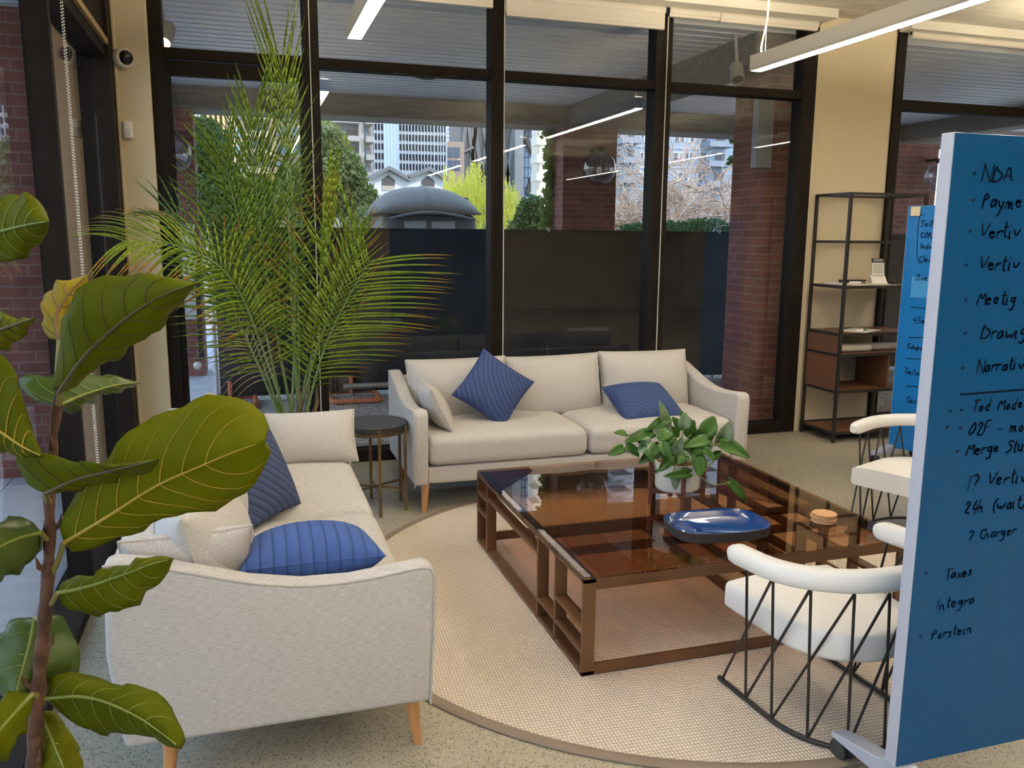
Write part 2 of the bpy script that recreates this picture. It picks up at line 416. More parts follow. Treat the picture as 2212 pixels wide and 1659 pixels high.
h.bar((p0[0], YB-0.045, 1.30), (p0[0], YB+0.02, 1.30), 0.025, 0.025); h.bar((p0[0], YB-0.045, 0.86), (p0[0], YB+0.02, 0.86), 0.025, 0.025)
h.build('door_handle', black_m, door)
l = MB(); l.lathe([(0.0, 0), (0.026, 0), (0.026, 0.012), (0.015, 0.018), (0.0, 0.018)], 20)
l.xform(Matrix.Translation((p1[0], YB, 0.74)) @ Matrix.Rotation(pi/2, 4, 'X')).build('door_lock', alu_m, door, True)
struct(bx('trim_header', white_paint, ((0.53, 5.74, 3.255), (4.385, 5.95, ZC)), ((5.125, 5.80, 3.25), (8.4, 5.95, ZC))))

# ------------------------------------------------------------------ outside ground, canopy, beams
struct(bx('terrace_ground', agg_m, ((-0.3, 6.5, -0.2), (16, 10.9, 0.0))))
struct(bx('terrace_paving', paver_m, ((-0.3, 6.08, -0.2), (16, 6.5, 0.002))))
pave_m = mottled('lilac_pavement', [(0.3, (0.36, 0.36, 0.40)), (0.7, (0.46, 0.46, 0.49))], 5, 0.8)
b = MB()
for i in range(6):
    for j in range(14):
        x0 = -4.4+i*0.72; y0 = -6.4+j*1.6
        if i == 5 and y0 < 6.0: continue
        b.box((x0+0.004, y0+0.004, -0.2), (x0+0.716 if i < 5 else -0.3, y0+1.596, 0.0))
b.box((-4.4, -6.4, -0.3), (-0.87, 16, -0.008)); b.box((-0.87, 6.1, -0.3), (-0.31, 16, -0.008))
struct(b.build('walkway_pavement', pave_m))
b = MB()                                   # ribbed steel deck of the canopy
prof = []; y = 6.08
while y < 10.15:
    prof += [(y, 3.20), (y+0.118, 3.20), (y+0.122, 3.285), (y+0.149, 3.285)]; y += 0.155
prof += [(10.2, 3.20), (10.2, 3.34), (6.08, 3.34)]
b.prism([(a, c) for a, c in prof], 18.2, 'x', -2.0)
struct(b.build('terrace_canopy', deck_m))
struct(bx('canopy_slab', concrete_m, ((-1.95, -6.4, 3.30), (-0.9, 6.08, 3.62)), ((-2.0, 5.95, 3.34), (16.2, 10.75, 3.66)), ((-0.9, -6.4, 3.62), (16.2, 5.95, 3.8)), ((10.2, -6.4, 3.3), (16.2, 5.95, 3.62))))  # unseen roof slabs added to block sun and sky over room and terrace
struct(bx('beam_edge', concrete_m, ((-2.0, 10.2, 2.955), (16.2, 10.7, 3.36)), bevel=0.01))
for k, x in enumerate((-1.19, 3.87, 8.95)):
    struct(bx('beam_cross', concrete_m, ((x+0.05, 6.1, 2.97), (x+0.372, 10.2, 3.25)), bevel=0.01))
    p = bx('brick_pillar', brick_m, ((x, 10.2, -0.2), (x+0.725, 10.7, 2.955)))
    tag(p, ['square red brick pillar beside the glazed door carrying the canopy edge beam', 'red brick pillar behind the black mesh fence, clear globe lamp on its face',
            'red brick pillar seen through the window past the cream pier'][k], 'pillar')
p = bx('brick_pier', brick_m, ((4.25, 6.36, -0.2), (5.16, 6.9, 3.22)))
tag(p, 'wide red brick pier just outside the glass behind the metal shelf', 'pillar')
p = bx('brick_pier', brick_m, ((-1.80, 6.15, -0.2), (-0.93, 6.8, 2.965)))
tag(p, 'shaded brick pier outside the glazed side wall, ivy hanging down its edge', 'pillar')
asph = mottled('street_asphalt', [(0.3, (0.20, 0.22, 0.26)), (0.7, (0.27, 0.29, 0.33))], 3, 0.85)
struct(bx('street_ground', asph, ((-60, 16, -0.35), (-2.5, 60, -0.16))))
gr_m = mottled('planted_ground', [(0.3, (0.10, 0.12, 0.05)), (0.7, (0.2, 0.2, 0.11))], 0.4, 0.9)
struct(bx('plaza_ground', mottled('plaza_concrete', [(0.3, (0.42, 0.41, 0.40)), (0.7, (0.52, 0.51, 0.49))], 1, 0.85), ((-2.5, 10.9, -0.35), (60, 22, -0.16))))  # unseen pale ground, added to bounce sunlight up under the canopy
struct(bx('far_ground', gr_m, ((-2.5, 22, -0.35), (60, 60, -0.16)), ((-200, 60, -0.4), (400, 420, -0.2)), ((-60, -20, -0.4), (-4.4, 16, -0.2))))
linew = mat('road_paint', (0.8, 0.8, 0.8), 0.7)
for i in range(5):
    o = bx('road_line', linew, ((-9+i*0.1, 17+i*7, -0.16), (-4.4+i*0.4, 17.25+i*7, -0.155)))
    struct(o)

# ================================================================== LAMPS, BLINDS, SMALL FITTINGS
lamp_m = mat('pendant_diffuser', (1, 1, 1), 0.5, emit=(1.0, 0.92, 0.82), estr=27.0)
uplight_m = mat('pendant_uplight', (1, 1, 1), 0.5, emit=(1.0, 0.85, 0.62), estr=112.0)
house_m = mat('pendant_housing', (0.66, 0.62, 0.58), 0.45)
def pendant(x, y0, y1, label):
    t = thing('linear_pendant_lamp', label, 'lamp', (x, y1, 2.69), 0, 'linear pendant lamps')
    L = y1-y0
    h = MB(); h.box((-0.045, -L, 0.008), (0.045, 0, 0.098)); h.box((-0.045, -L, 0), (-0.038, 0, 0.01)); h.box((0.038, -L, 0), (0.045, 0, 0.01))
    h.build('housing', house_m, t)
    h = MB(); h.box((-0.038, -L+0.003, 0.001), (0.038, -0.003, 0.008)); h.build('diffuser', lamp_m, t)
    h = MB(); h.box((-0.036, -L+0.004, 0.098), (0.036, -0.004, 0.100)); h.build('uplight_strip', uplight_m, t)
    for yy in (-0.10, -L+0.10):
        h = MB(); h.tube([(0, yy, 0.098), (0, yy, ZC-2.69)], 0.0022, 6); h.build('suspension_wire', alu_m, t)
    h = MB(); h.tube(smoothline([(0, -0.06, 0.098), (0.0, -0.05, 0.16), (0.035, -0.05, 0.3), (0.045, -0.05, 0.45), (0.04, -0.05, ZC-2.69)], 14), 0.006, 6)
    h.build('power_cord', mat('cream_cord', (0.75, 0.62, 0.33), 0.5), t)
    return t
pendant(0.65, 2.75, 5.06, 'short white linear pendant lamp in front of the middle window bays')
pendant(3.29, 2.75, 5.12, 'long white linear pendant lamp hanging over the seating toward the blue boards')
for x in (0.65, 3.29, 6.0):
    for y0, y1 in ((-0.4, 1.95), (-3.6, -1.25)): pendant(x, y0, y1, 'white linear pendant lamp farther back in the room')
pendant(6.0, 2.75, 5.1, 'white linear pendant lamp hanging beyond the blue boards')

def shade(x0, x1, zb, y, label, cat='blind', z1=ZC-0.07):
    t = thing('roller_shade', label, cat, ((x0+x1)/2, y, zb), 0, 'roller shades')
    w2 = (x1-x0)/2
    m = MB(); m.box((-w2, -0.012, 0.0), (w2, 0.012, z1-zb)); m.build('fabric', shade_m, t)
    m = MB(); m.box((-w2, -0.016, -0.004), (w2, 0.016, 0.022)); m.build('hem_bar', shade_m, t, bevel=0.004)
    m = MB(); m.tube([(-w2, 0, z1-zb-0.02), (w2, 0, z1-zb-0.02)], 0.03, 12); m.build('roller', shade_m, t, True)
shade(0.50, 1.70, 3.142, 5.89, 'cream roller shade above the window beside the palm')
shade(1.795, 3.00, 3.10, 5.89, 'cream roller shade hanging lowest, above the middle window')
shade(3.035, 3.45, 3.195, 5.89, 'narrow cream roller shade above the window with the brick pier')
shade(3.455, 4.31, 3.19, 5.89, 'cream roller shade that ends at the cream pier')
shade(5.21, 8.2, 3.228, 5.90, 'cream roller shade above the window past the pier')
def chain(x, y, z0, z1, label, ax='x', r=0.0035):
    t = thing('bead_chain', label, 'cord', (x, y, z0), 0, 'blind cords')
    for k, d in enumerate((-0.02, 0.02)):
        o = (d, 0) if ax == 'x' else (0, d)
        if r > 0.003:
            m = MB(); z = 0.0
            while z < z1-z0:
                m.add([(o[0]+r*a, o[1]+r*b_, z+r*c) for a, b_, c in ((1,0,0),(-1,0,0),(0,1,0),(0,-1,0),(0,0,1.2),(0,0,-1.2))],
                      [(0,2,4),(2,1,4),(1,3,4),(3,0,4),(2,0,5),(1,2,5),(3,1,5),(0,3,5)]); z += r*3.0
            m.v += []
            q = m.build('bead_strand', cord_m, t); q['kind'] = 'stuff'
        elif k == 0:
            m = MB(); m.tube([(o[0], o[1], 0), (o[0], o[1], z1-z0)], 0.004, 6); m.build('strand', cord_m, t)
chain(-0.68, 4.16, 0.38, 3.2, 'white bead chain loop hanging at the glazed side wall', 'y', 0.0042)
chain(1.81, 5.90, 0.68, 3.2, 'thin pale blind cord on the mullion behind the sofa cushions', r=0.002)
chain(3.06, 5.90, 0.60, 3.2, 'thin pale blind cord on the mullion nearer the brick pier', r=0.002)
chain(0.49, 5.90, 0.25, 3.2, 'thin pale blind cord on the mullion behind the palm', r=0.002)
# dome camera and motion sensor on the corner strip
p = at(266, 126, 5.87)
t = thing('dome_camera', 'white dome security camera high on the cream corner strip', 'camera', (p[0]-0.01, 5.878, p[2]))
m = MB(); m.lathe([(0.0, 0), (0.062, 0), (0.062, 0.03), (0.052, 0.045), (0.0, 0.045)], 28)
M = Matrix.Rotation(radians(38), 4, 'Z') @ Matrix.Rotation(pi/2, 4, 'X')
m.xform(M).build('base', plastic_w, t, True)
m = MB(); m.lathe([(0.044*cos(a), 0.042+0.044*sin(a)) for a in np.linspace(0, pi/2, 10)], 24)
m.xform(M).build('dome', mat('smoked_dome', (0.01, 0.012, 0.015), 0.08), t, True)
p = at(277, 281, 5.87)
t = thing('motion_sensor', 'small white motion sensor box below the dome camera', 'sensor', (p[0], 5.88, p[2]))
m = MB(); m.rbox((0.028, 0.022, 0.052), 0.012, 6, c=(0, -0.02, 0)); m.build('case', plastic_w, t, True)
m = MB(); m.rbox((0.016, 0.006, 0.02), 0.005, 4, c=(0, -0.042, -0.015)); m.build('lens', mat('sensor_lens', (0.7, 0.66, 0.58), 0.3), t, True)
# black cable sagging on the transom
q = [at(x, y, YB-0.025) for x, y in ((850, 158), (880, 161), (900, 166), (918, 171), (935, 170), (950, 165), (985, 164))]
tag(MB().tube(smoothline(q, 24), 0.006, 8).build('cable', black_m), 'black cable sagging under the window transom', 'cable')
# paper notice on the door glass
pb = mat('blue_paper', (0.50, 0.60, 0.80), 0.7)
p = at(378, 484, YB-0.005); q = at(416, 690, YB-0.005)
t = thing('paper_notice', 'tall pale blue paper notice taped inside the door glass', 'notice', (p[0], YB+0.012, q[2]))
m = MB(); m.box((0, -0.001, 0), (0.115, 0.001, p[2]-q[2])); m.build('sheet', pb, t)

# ================================================================== SEATING
def pillow_mesh(w, h, t, n=18, pinch=0.07, corner=0.0):
    b = MB()
    def P(u, v, sgn):
        k = (max(0, 1-u**2)*max(0, 1-v**2))**0.42
        x = w/2*u*(1-pinch*(1-v*v)*abs(u)); z = h/2*v*(1-pinch*(1-u*u)*abs(v))
        return (x, sgn*t/2*k, z)
    us = [sin(pi/2*(2*i/n-1)) for i in range(n+1)]
    b.grid([[P(u, v, -1) for u in us] for v in us])
    b.grid([[P(u, v, 1) for u in us[::-1]] for v in us])
    edge = [P(u, -1, 0) for u in us] + [P(1, v, 0) for v in us[1:]] + [P(u, 1, 0) for u in us[::-1][1:]] + [P(-1, v, 0) for v in us[::-1][1:-1]]
    return b, edge
def frame_mat(c, ex, ez):
    ex = Vector(ex).normalized(); ez = Vector(ez); ez = (ez - ez.dot(ex)*ex).normalized(); ey = ez.cross(ex)
    return Matrix(((ex[0], ey[0], ez[0], c[0]), (ex[1], ey[1], ez[1], c[1]), (ex[2], ey[2], ez[2], c[2]), (0, 0, 0, 1)))
def throw_pillow(name, label, c, ex, ez, w, h, t, m, group=None, pipe=None, pinch=0.07, cat='cushion'):
    o = bpy.data.objects.new(name, None); COL.objects.link(o); o.matrix_world = frame_mat(c, ex, ez); o.empty_display_size = 0.1
    tag(o, label, cat, group)
    b, e = pillow_mesh(w, h, t, 20, pinch); b.build('cover', m, o, True)
    if pipe: MB().tube(e, 0.005, 6, True).build('piping', pipe, o, True)
    else: MB().tube(e, 0.0028, 5, True).build('seam', m, o, True)
    return o
L_, D_ = 2.19, 0.90
ARM = [(0.0, 0.17), (-0.012, 0.40), (-0.018, 0.585), (-0.008, 0.612), (0.02, 0.622), (0.10, 0.612), (0.24, 0.598), (0.38, 0.602), (0.52, 0.628), (0.66, 0.672), (0.78, 0.71), (0.86, 0.725), (D_, 0.722), (D_+0.01, 0.45), (D_-0.02, 0.17)]
def sofa(label, loc, rz):
    t = thing('sofa', label, 'sofa', loc, rz, 'cream linen sofas')
    for k, x in enumerate((0.0, L_-0.085)):
        m = MB(); m.prism(ARM, 0.085, 'x', x); a = m.build('arm', linen, t, bevel=0.02)
        a.modifiers['edge'].segments = 4
        for p in a.data.polygons: p.use_smooth = True
        xo = 0.003 if k == 0 else L_-0.003
        q = MB(); q.tube([(xo, y+ (0.004 if y < 0.1 else 0), z-0.006) for y, z in smoothline(ARM[:13], 50, 1)], 0.004, 6); q.build('piping', piping_m, a, True)
    m = MB(); m.rbox(((L_-0.17)/2, 0.40, 0.055), 0.02, 8, c=(L_/2, 0.43, 0.222)); m.build('seat_base', linen, t, True)
    m = MB(); m.rbox(((L_-0.16)/2, 0.07, 0.26), 0.045, 10, c=(L_/2, 0.825, 0.44), fn=lambda p, u: p+np.array([0, 0.05*u[2]-0.04, 0])); m.build('backrest', linen, t, True)
    w = (L_-0.17)/2
    for k in range(2):
        m = MB(); m.rbox((w/2-0.004, 0.375, 0.088), 0.05, 14, 0.028, c=(0.085+w*(k+0.5), 0.385, 0.362)); c = m.build('seat_cushion', linen, t, True)
    w = (L_-0.17)/3
    for k in range(3):
        b, e = pillow_mesh(w-0.002, 0.43, 0.30, 22, 0.035)
        jig = random.uniform(-0.02, 0.02)
        M = Matrix.Translation((0.085+w*(k+0.5), 0.655, 0.605+jig*0.4)) @ Matrix.Rotation(radians(-13), 4, 'X') @ Matrix.Rotation(jig, 4, 'Y')
        c = b.xform(M).build('back_cushion', linen, t, True)
        MB().tube([tuple(M @ Vector(p)) for p in e], 0.0055, 6, True).build('piping', piping_m, c, True)
    for x in (0.075, L_-0.075):
        for y in (0.055, 0.76):
            sx = -0.012 if x < 1 else 0.012; sy = -0.02 if y < 0.4 else 0.02
            m = MB(); m.tube([(x+sx, y+sy, 0.0), (x+sx*0.9, y+sy*0.9, 0.012), (x, y, 0.18)], [0.0135, 0.0145, 0.026], 16); m.build('leg', oak, t, True)
    return t
sofa('cream linen sofa standing along the windows behind the coffee table', (0.885, 4.66, 0), 0)
sofa('cream linen sofa along the glazed side wall, its arm panel nearest the fig tree', (0.50, 2.385, 0), pi/2)
T, B, R_, Lf = at(1040, 752, 5.16), at(1086, 915, 4.93), at(1153, 826, 5.04), at(975, 861, 5.04)
e1 = ((R_-Lf)+(T-B))/2; e2 = ((T-B)-(R_-Lf))/2
throw_pillow('throw_pillow', 'navy quilted cushion standing on its corner against the sofa back cushions', (T+B+R_+Lf)/4+np.array([0, -0.02, 0]), e1, e2, np.linalg.norm(e1)*1.02, np.linalg.norm(e2)*1.02, 0.17, navy_a, 'navy quilted cushions')
a_, b_, c_, d_ = at(1343, 902, 4.84), at(1309, 846, 5.10), at(1432, 838, 5.13), at(1474, 893, 4.84)
throw_pillow('throw_pillow', 'navy quilted cushion slumped on the sofa seat behind the potted vine', (a_+b_+c_+d_)/4, (d_-a_)+(c_-b_), (b_-a_)+(c_-d_), 0.44, 0.40, 0.19, navy_b, 'navy quilted cushions')
bl, br = np.array([-0.02, 3.29, 0.475]), np.array([0.215, 3.66, 0.475]); up = np.array([-0.20, 0.0, 0.37])
throw_pillow('throw_pillow', 'dark navy quilted cushion propped upright on the side sofa behind the big fig leaf', (bl+br)/2+up/2, br-bl, up, 0.43, 0.43, 0.15, navy_c, 'navy quilted cushions')
throw_pillow('throw_pillow', 'bright blue channel quilted cushion lying inside the side sofa arm', (0.165, 2.70, 0.58), (1, 0, 0.0), (0.0, 0.88, -0.18), 0.43, 0.42, 0.20, navy_d, 'navy quilted cushions')
throw_pillow('lumbar_cushion', 'small cream cushion leaning on the window sofa arm', (1.075, 4.98, 0.585), (0, 1, 0.0), (-0.10, 0, 0.20), 0.42, 0.29, 0.14, linen, 'small cream arm cushions', piping_m, 0.05)
throw_pillow('lumbar_cushion', 'small cream cushion leaning on the side sofa arm next to the round table', (0.29, 4.35, 0.575), (1, 0, 0), (0, 0.13, 0.22), 0.46, 0.28, 0.15, linen, 'small cream arm cushions', piping_m, 0.05)
throw_pillow('lumbar_cushion', 'small cream cushion standing in the side sofa corner behind the fig leaves', (-0.20, 2.58, 0.60), (1, 0.12, 0), (0, -0.13, 0.26), 0.36, 0.33, 0.15, linen, 'small cream arm cushions', piping_m, 0.05)

# round side table
t = thing('side_table', 'round black-topped side table with bronze legs between the two sofas', 'table', (0.69, 4.87, 0))
m = MB(); m.lathe([(0, 0.492), (0.192, 0.492), (0.192, 0.522), (0.188, 0.526), (0, 0.526)], 48); m.build('table_top', black_wood, t)
m = MB(); m.lathe([(0.178, 0.470), (0.186, 0.470), (0.186, 0.492), (0.178, 0.492), (0.178, 0.470)], 48); m.build('rim_band', brass, t)
for k in range(6):
    a = radians(-90+60*k); m = MB(); m.bar((0.19*cos(a), 0.19*sin(a), 0), (0.19*cos(a), 0.19*sin(a), 0.515), 0.016, 0.016); m.build('leg', brass, t)
for k in range(3):
    a = radians(-90+60*k); m = MB(); m.bar((-0.185*cos(a), -0.185*sin(a), 0.13+k*0.002), (0.185*cos(a), 0.185*sin(a), 0.13+k*0.002), 0.010, 0.012); m.build('cross_bar', brass, t)

# rug
t = thing('round_rug', 'large round woven sisal rug under the coffee table', 'rug', (1.83, 3.42, 0))
m = MB(); m.lathe([(0, 0.0), (1.455, 0.0), (1.455, 0.010), (0, 0.011)], 128); m.build('weave', rug_m, t)
m = MB(); m.lathe([(1.45, 0.0), (1.487, 0.0), (1.49, 0.006), (1.485, 0.0125), (1.45, 0.013), (1.447, 0.010)], 128); m.build('binding', rugedge_m, t, True)

# ------------------------------------------------------------------ coffee table
RZ = 0.0125
TX0, TX1, TY0, TY1, TH = 1.115, 2.555, 2.66, 4.13, 0.398
t = thing('coffee_table', 'low square coffee table with bronze flat-bar frame and smoked glass top', 'table', ((TX0+TX1)/2, (TY0+TY1)/2, RZ))
ox, oy = (TX0+TX1)/2, (TY0+TY1)/2
FW, FT = 0.05, 0.016
zt = TH-RZ-0.012
def tb(name, a, b_): 
    m = MB(); m.box((a[0]-ox, a[1]-oy, a[2]), (b_[0]-ox, b_[1]-oy, b_[2])); return m.build(name, bronze, t, bevel=0.0015)
PY_ = (TY0, 2.945, 3.155, 3.935, TY1-FT)
for sx in (0, 1):
    xa, xb = (TX0, TX0+FW) if sx == 0 else (TX1-FW, TX1)
    for y in PY_: tb('post', (xa, y, 0.0), (xb, y+FT, zt))
    tb('bottom_rail', (xa, TY0, 0.0), (xb, TY1, FT)); tb('top_rail', (xa, TY0, zt-FT), (xb, TY1, zt))
    for y0, y1, z in ((TY0, 2.945, 0.195), (TY0, 2.945, 0.098), (2.945, 3.155, 0.098), (3.155, 3.935, 0.295), (3.935, TY1, 0.28), (3.935, TY1, 0.19)):
        tb('cross_slat', (xa, y0+FT, z-FT), (xb, y1, z))
for y in (TY0, TY1-FT):
    tb('end_rail', (TX0+FW, y, 0.0), (TX1-FW, y+FT, 0.042)); tb('end_rail', (TX0+FW, y, zt-0.042), (TX1-FW, y+FT, zt))
for y in (2.945, 3.155): tb('cross_bar', (TX0+FW, y-0.02, zt-FT), (TX1-FW, y+0.04, zt))
for x in (2.06, 2.25):
    tb('cross_bar', (x-0.025, TY0+FT, zt-2*FT-0.001), (x+0.025, TY1-FT, zt-FT-0.001))
    for y in (2.945, 3.935): tb('post', (x-0.025, y, 0.0), (x+0.025, y+FT, zt-2*FT))
    tb('bottom_rail', (x-0.025, TY0+FT, 0.0), (x+0.025, TY1-FT, FT))
for xa, xb, ya, yb in ((TX0, TX0+FW, TY0, TY1), (TX1-FW, TX1, TY0, TY1)):
    m = MB(); m.box((xa-ox, ya-oy, zt), (xb-ox, yb-oy, zt+0.0009)); m.build('glass_seat', mat('black_felt', (0.006, 0.005, 0.005), 0.95, spec=0.0), t)  # matte black strips added so the rail tops don't glare under the glass
m = MB(); m.box((TX0-ox, TY0-oy, zt+0.0012), (TX1-ox, TY1-oy, zt+0.012)); m.build('glass_top', smoke_m, t)
ZT = TH + 0.0005

# ------------------------------------------------------------------ barrel chairs
def ucurve(hw, yb, yf, n):             # a U open toward +y
    pts = [(-hw, y) for y in np.linspace(yf, 0.0, 8)]
    pts += [(-hw*cos(a), -yb*sin(a)) for a in np.linspace(0, pi, 25)[1:-1]]
    pts += [(hw, y) for y in np.linspace(0.0, yf, 8)]
    return resample([(x, y, 0) for x, y in pts], n)
def chair(label, loc, rz):
    t = thing('barrel_chair', label, 'chair', loc, rz, 'white barrel chairs')
    arm = ucurve(0.315, 0.285, 0.155, 60)
    sec = [(-0.034, 0.0), (-0.030, -0.022), (-0.018, -0.031), (0.018, -0.031), (0.030, -0.022), (0.034, 0.0), (0.030, 0.024), (0.016, 0.034), (-0.016, 0.034), (-0.030, 0.024)]
    m = MB(); rows = []; n = len(arm)
    for i, p in enumerate(arm):
        d = arm[min(i+1, n-1)]-arm[max(i-1, 0)]; d /= np.linalg.norm(d); s_ = np.array([-d[1], d[0], 0])
        e = min(i, n-1-i); k = {0: 0.55, 1: 0.9}.get(e, 1.0)
        zz = 0.578 + 0.045*(1-min(1, e/26.0))*-0.3 + 0.02*min(1, e/28.0)
        rows.append([tuple(p + s_*a*k + np.array([0, 0, zz+c*k])) for a, c in sec])
    q = len(sec); vs = [v for r in rows for v in r]
    fs = [(i*q+j, i*q+(j+1) % q, (i+1)*q+(j+1) % q, (i+1)*q+j) for i in range(n-1) for j in range(q)] + [tuple(range(q-1, -1, -1)), tuple(range((n-1)*q, n*q))]
    m.add(vs, fs); m.build('arm_rail', leather, t, True)
    base = ucurve(0.238, 0.265, 0.29, 60)
    MB().tube([(x, y, 0.021) for x, y, z in base], 0.0085, 8).build('base_ring', black_m, t, True)
    A = [np.array([p[0]*0.985, p[1]*0.985, 0.552]) for p in ucurve(0.315, 0.285, 0.155, 80)[[5, 13, 21, 29, 36, 42, 48, 55, 62, 69, 75][:11]]]
    Bn = [np.array([p[0], p[1], 0.021]) for p in ucurve(0.238, 0.265, 0.29, 80)[[1, 9, 17, 25, 32, 39, 47, 54, 62, 70, 78]]]
    for i in range(11):
        for j in (i-1, i+1):
            if 0 <= j < 11: MB().tube([Bn[i], A[j]], 0.0048, 6).build('strut', black_m, t, True)
    # seat cushion, straight at the front and rounded at the back
    sp = [(x, y) for x, y, z in ucurve(0.235, 0.235, 0.285, 40)]
    def ring(k, z, front=0.0): return [(x*k, (y+front)*(k if y < 0 else 1), z) for x, y in sp]
    m = MB(); N = 40
    lv = [ring(0.90, 0.296), ring(0.975, 0.300), ring(1.0, 0.312), ring(1.0, 0.372), ring(0.985, 0.386), ring(0.93, 0.392), ring(0.6, 0.398), ring(0.05, 0.400)]
    for r in lv: m.v += r
    for i in range(len(lv)-1):
        for j in range(N): m.f.append((i*N+j, i*N+(j+1) % N, (i+1)*N+(j+1) % N, (i+1)*N+j))
    m.f.append(tuple(range(N-1, -1, -1))); m.f.append(tuple((len(lv)-1)*N+j for j in range(N))); m.m = [0]*len(m.f)
    m.build('seat_cushion', leather, t, True)
    m = MB(); m.tube([(-0.215, 0.05, 0.286), (0.215, 0.05, 0.286)], 0.008, 8); m.build('seat_support', black_m, t, True)
    return t
ch = chair('white barrel chair with black wire struts, partly behind the tall blue board', (1.848, 2.225, RZ-0.0122), radians(4))
c2 = copy_tree(ch); c2.location = (3.44, 3.555, 0.0); c2.rotation_euler = (0, 0, radians(90+22))
c2['label'] = 'white barrel chair on the far side of the coffee table near the shelf'

# ================================================================== HANDWRITING
GL = {'N': (5, '03 09;09 53;53 59'), 'D': (5, '03 09 27 56 44 03'), 'A': (5, '03 29 53;15 45'), 'P': (4, '03 09 38 37 06'), 'a': (4, '36 16 04 13 34 36;36 43'),
 'y': (4, '06 14 24;36 34 21 10'), 'm': (6, '03 06;05 26 23;24 46 43 53'), 'e': (4, '05 35 26 06 04 23 34'), 't': (3, '19 14 23 33;07 37'), 'V': (5, '09 23 59'), 'r': (3, '03 06;05 26 36'),
 'i': (2, '06 03 13;08 08'), 'v': (4, '06 23 46'), 'n': (4, '03 06;05 26 34 33 43'), 'o': (4, '26 05 13 34 26'), 'M': (6, '03 19 35 59 63'), 'g': (4, '36 06 04 24 36 31 10 01'),
 'w': (6, '06 13 35 43 66'), 's': (3, '26 06 15 24 13 03'), 'T': (4, '09 59;29 23'), 'd': (4, '36 05 13 33;39 33'), 'l': (2, '19 14 23'), 'O': (5, '39 17 04 23 45 48 39'),
 '2': (4, '07 19 38 26 03 43'), 'F': (4, '03 09 49;06 36'), 'S': (4, '48 19 07 36 34 13 03'), '1': (2, '19 13'), '?': (4, '08 29 47 25 24;22 22'), 'h': (4, '09 03;05 26 33'), '(': (3, '39 17 14 32'),
 ')': (3, '09 27 24 02'), 'C': (4, '48 19 06 14 33 44'), 'x': (4, '06 43;46 03'), 'I': (2, '19 13'), 'p': (4, '07 00;06 26 34 13 04'), '-': (3, '05 35'), '/': (3, '02 39'), '4': (4, '29 05 45;37 32'),
 '5': (4, '49 19 16 36 34 13 03'), 'E': (4, '49 09 03 43;06 36'), 'u': (4, '06 04 23 35 36;36 33 43'), 'c': (3, '36 16 04 13 33'), 'B': (4, '03 09 38 26 06;26 44 23 03'), 'R': (5, '03 09 38 06 26 53'), ' ': (4, ''), '.': (2, '13 14')}
ink = mat('dry_marker_ink', (0.008, 0.015, 0.03), 0.9, spec=0.0)
ink2 = mat('faded_marker_ink', (0.006, 0.03, 0.10), 0.9, spec=0.0)
rnd = random.Random(3)
def ribbon(mb, pts, wd, y=-0.0012):
    pts = [np.array(p) for p in pts]
    if len(pts) > 2: pts = list(smoothline(pts, max(8, len(pts)*5), 1))
    for a, b in zip(pts[:-1], pts[1:]):
        d = b-a; L = np.linalg.norm(d)
        if L < 1e-6: a = a-np.array([wd*0.6, 0]); b = b+np.array([wd*0.6, 0]); d = b-a; L = np.linalg.norm(d)
        n = np.array([-d[1], d[0]])/L*wd/2; e = d/L*wd*0.3
        q = [a-n-e, b-n+e, b+n+e, a+n-e]
        mb.add([(p[0], y, p[1]) for p in q], [(0, 1, 2, 3)])
def write(txt, x, z, cap, par, m=ink, wd=0.0036, slant=0.25, maxx=9e9, rise=0.0):
    mb = MB(); k = cap*1.22/6.0; cx = x
    for chh in txt:
        w_, st = GL.get(chh, (3, ''))
        jx, jz = rnd.uniform(-.2, .2)*k, rnd.uniform(-.35, .35)*k
        for seg in st.split(';'):
            if not seg: continue
            pts = []
            for q in seg.split():
                a, b = int(q[0]), int(q[1])-3
                pts.append((cx+jx+(a+b*slant+rnd.uniform(-.25, .25))*k*0.8, z+jz+(b+rnd.uniform(-.25, .25))*k+(cx-x)*rise))
            pts = [(min(p[0], maxx), p[1]) for p in pts]
            ribbon(mb, pts, wd)
        cx += (w_+1.1)*k*0.8
        if cx > maxx-0.01: break
    if mb.f: return mb.build('handwriting', m, par)
def write_words(txt, x, z, cap, par, *a, **k):
    for wd_ in txt.split(' '):
        write(wd_, x, z, cap, par, *a, **k); x += sum(GL.get(c, (3, ''))[0]+1.1 for c in wd_+' ')*cap*1.22/6*0.8
board_m = mat('blue_glass_board', (0.006, 0.072, 0.205), 0.10, spec=0.22)
board2_m = mat('bright_blue_glass_board', (0.008, 0.15, 0.46), 0.14, spec=0.5)
silver = mat('board_silver_frame', (0.44, 0.47, 0.58), 0.45, 0.2)
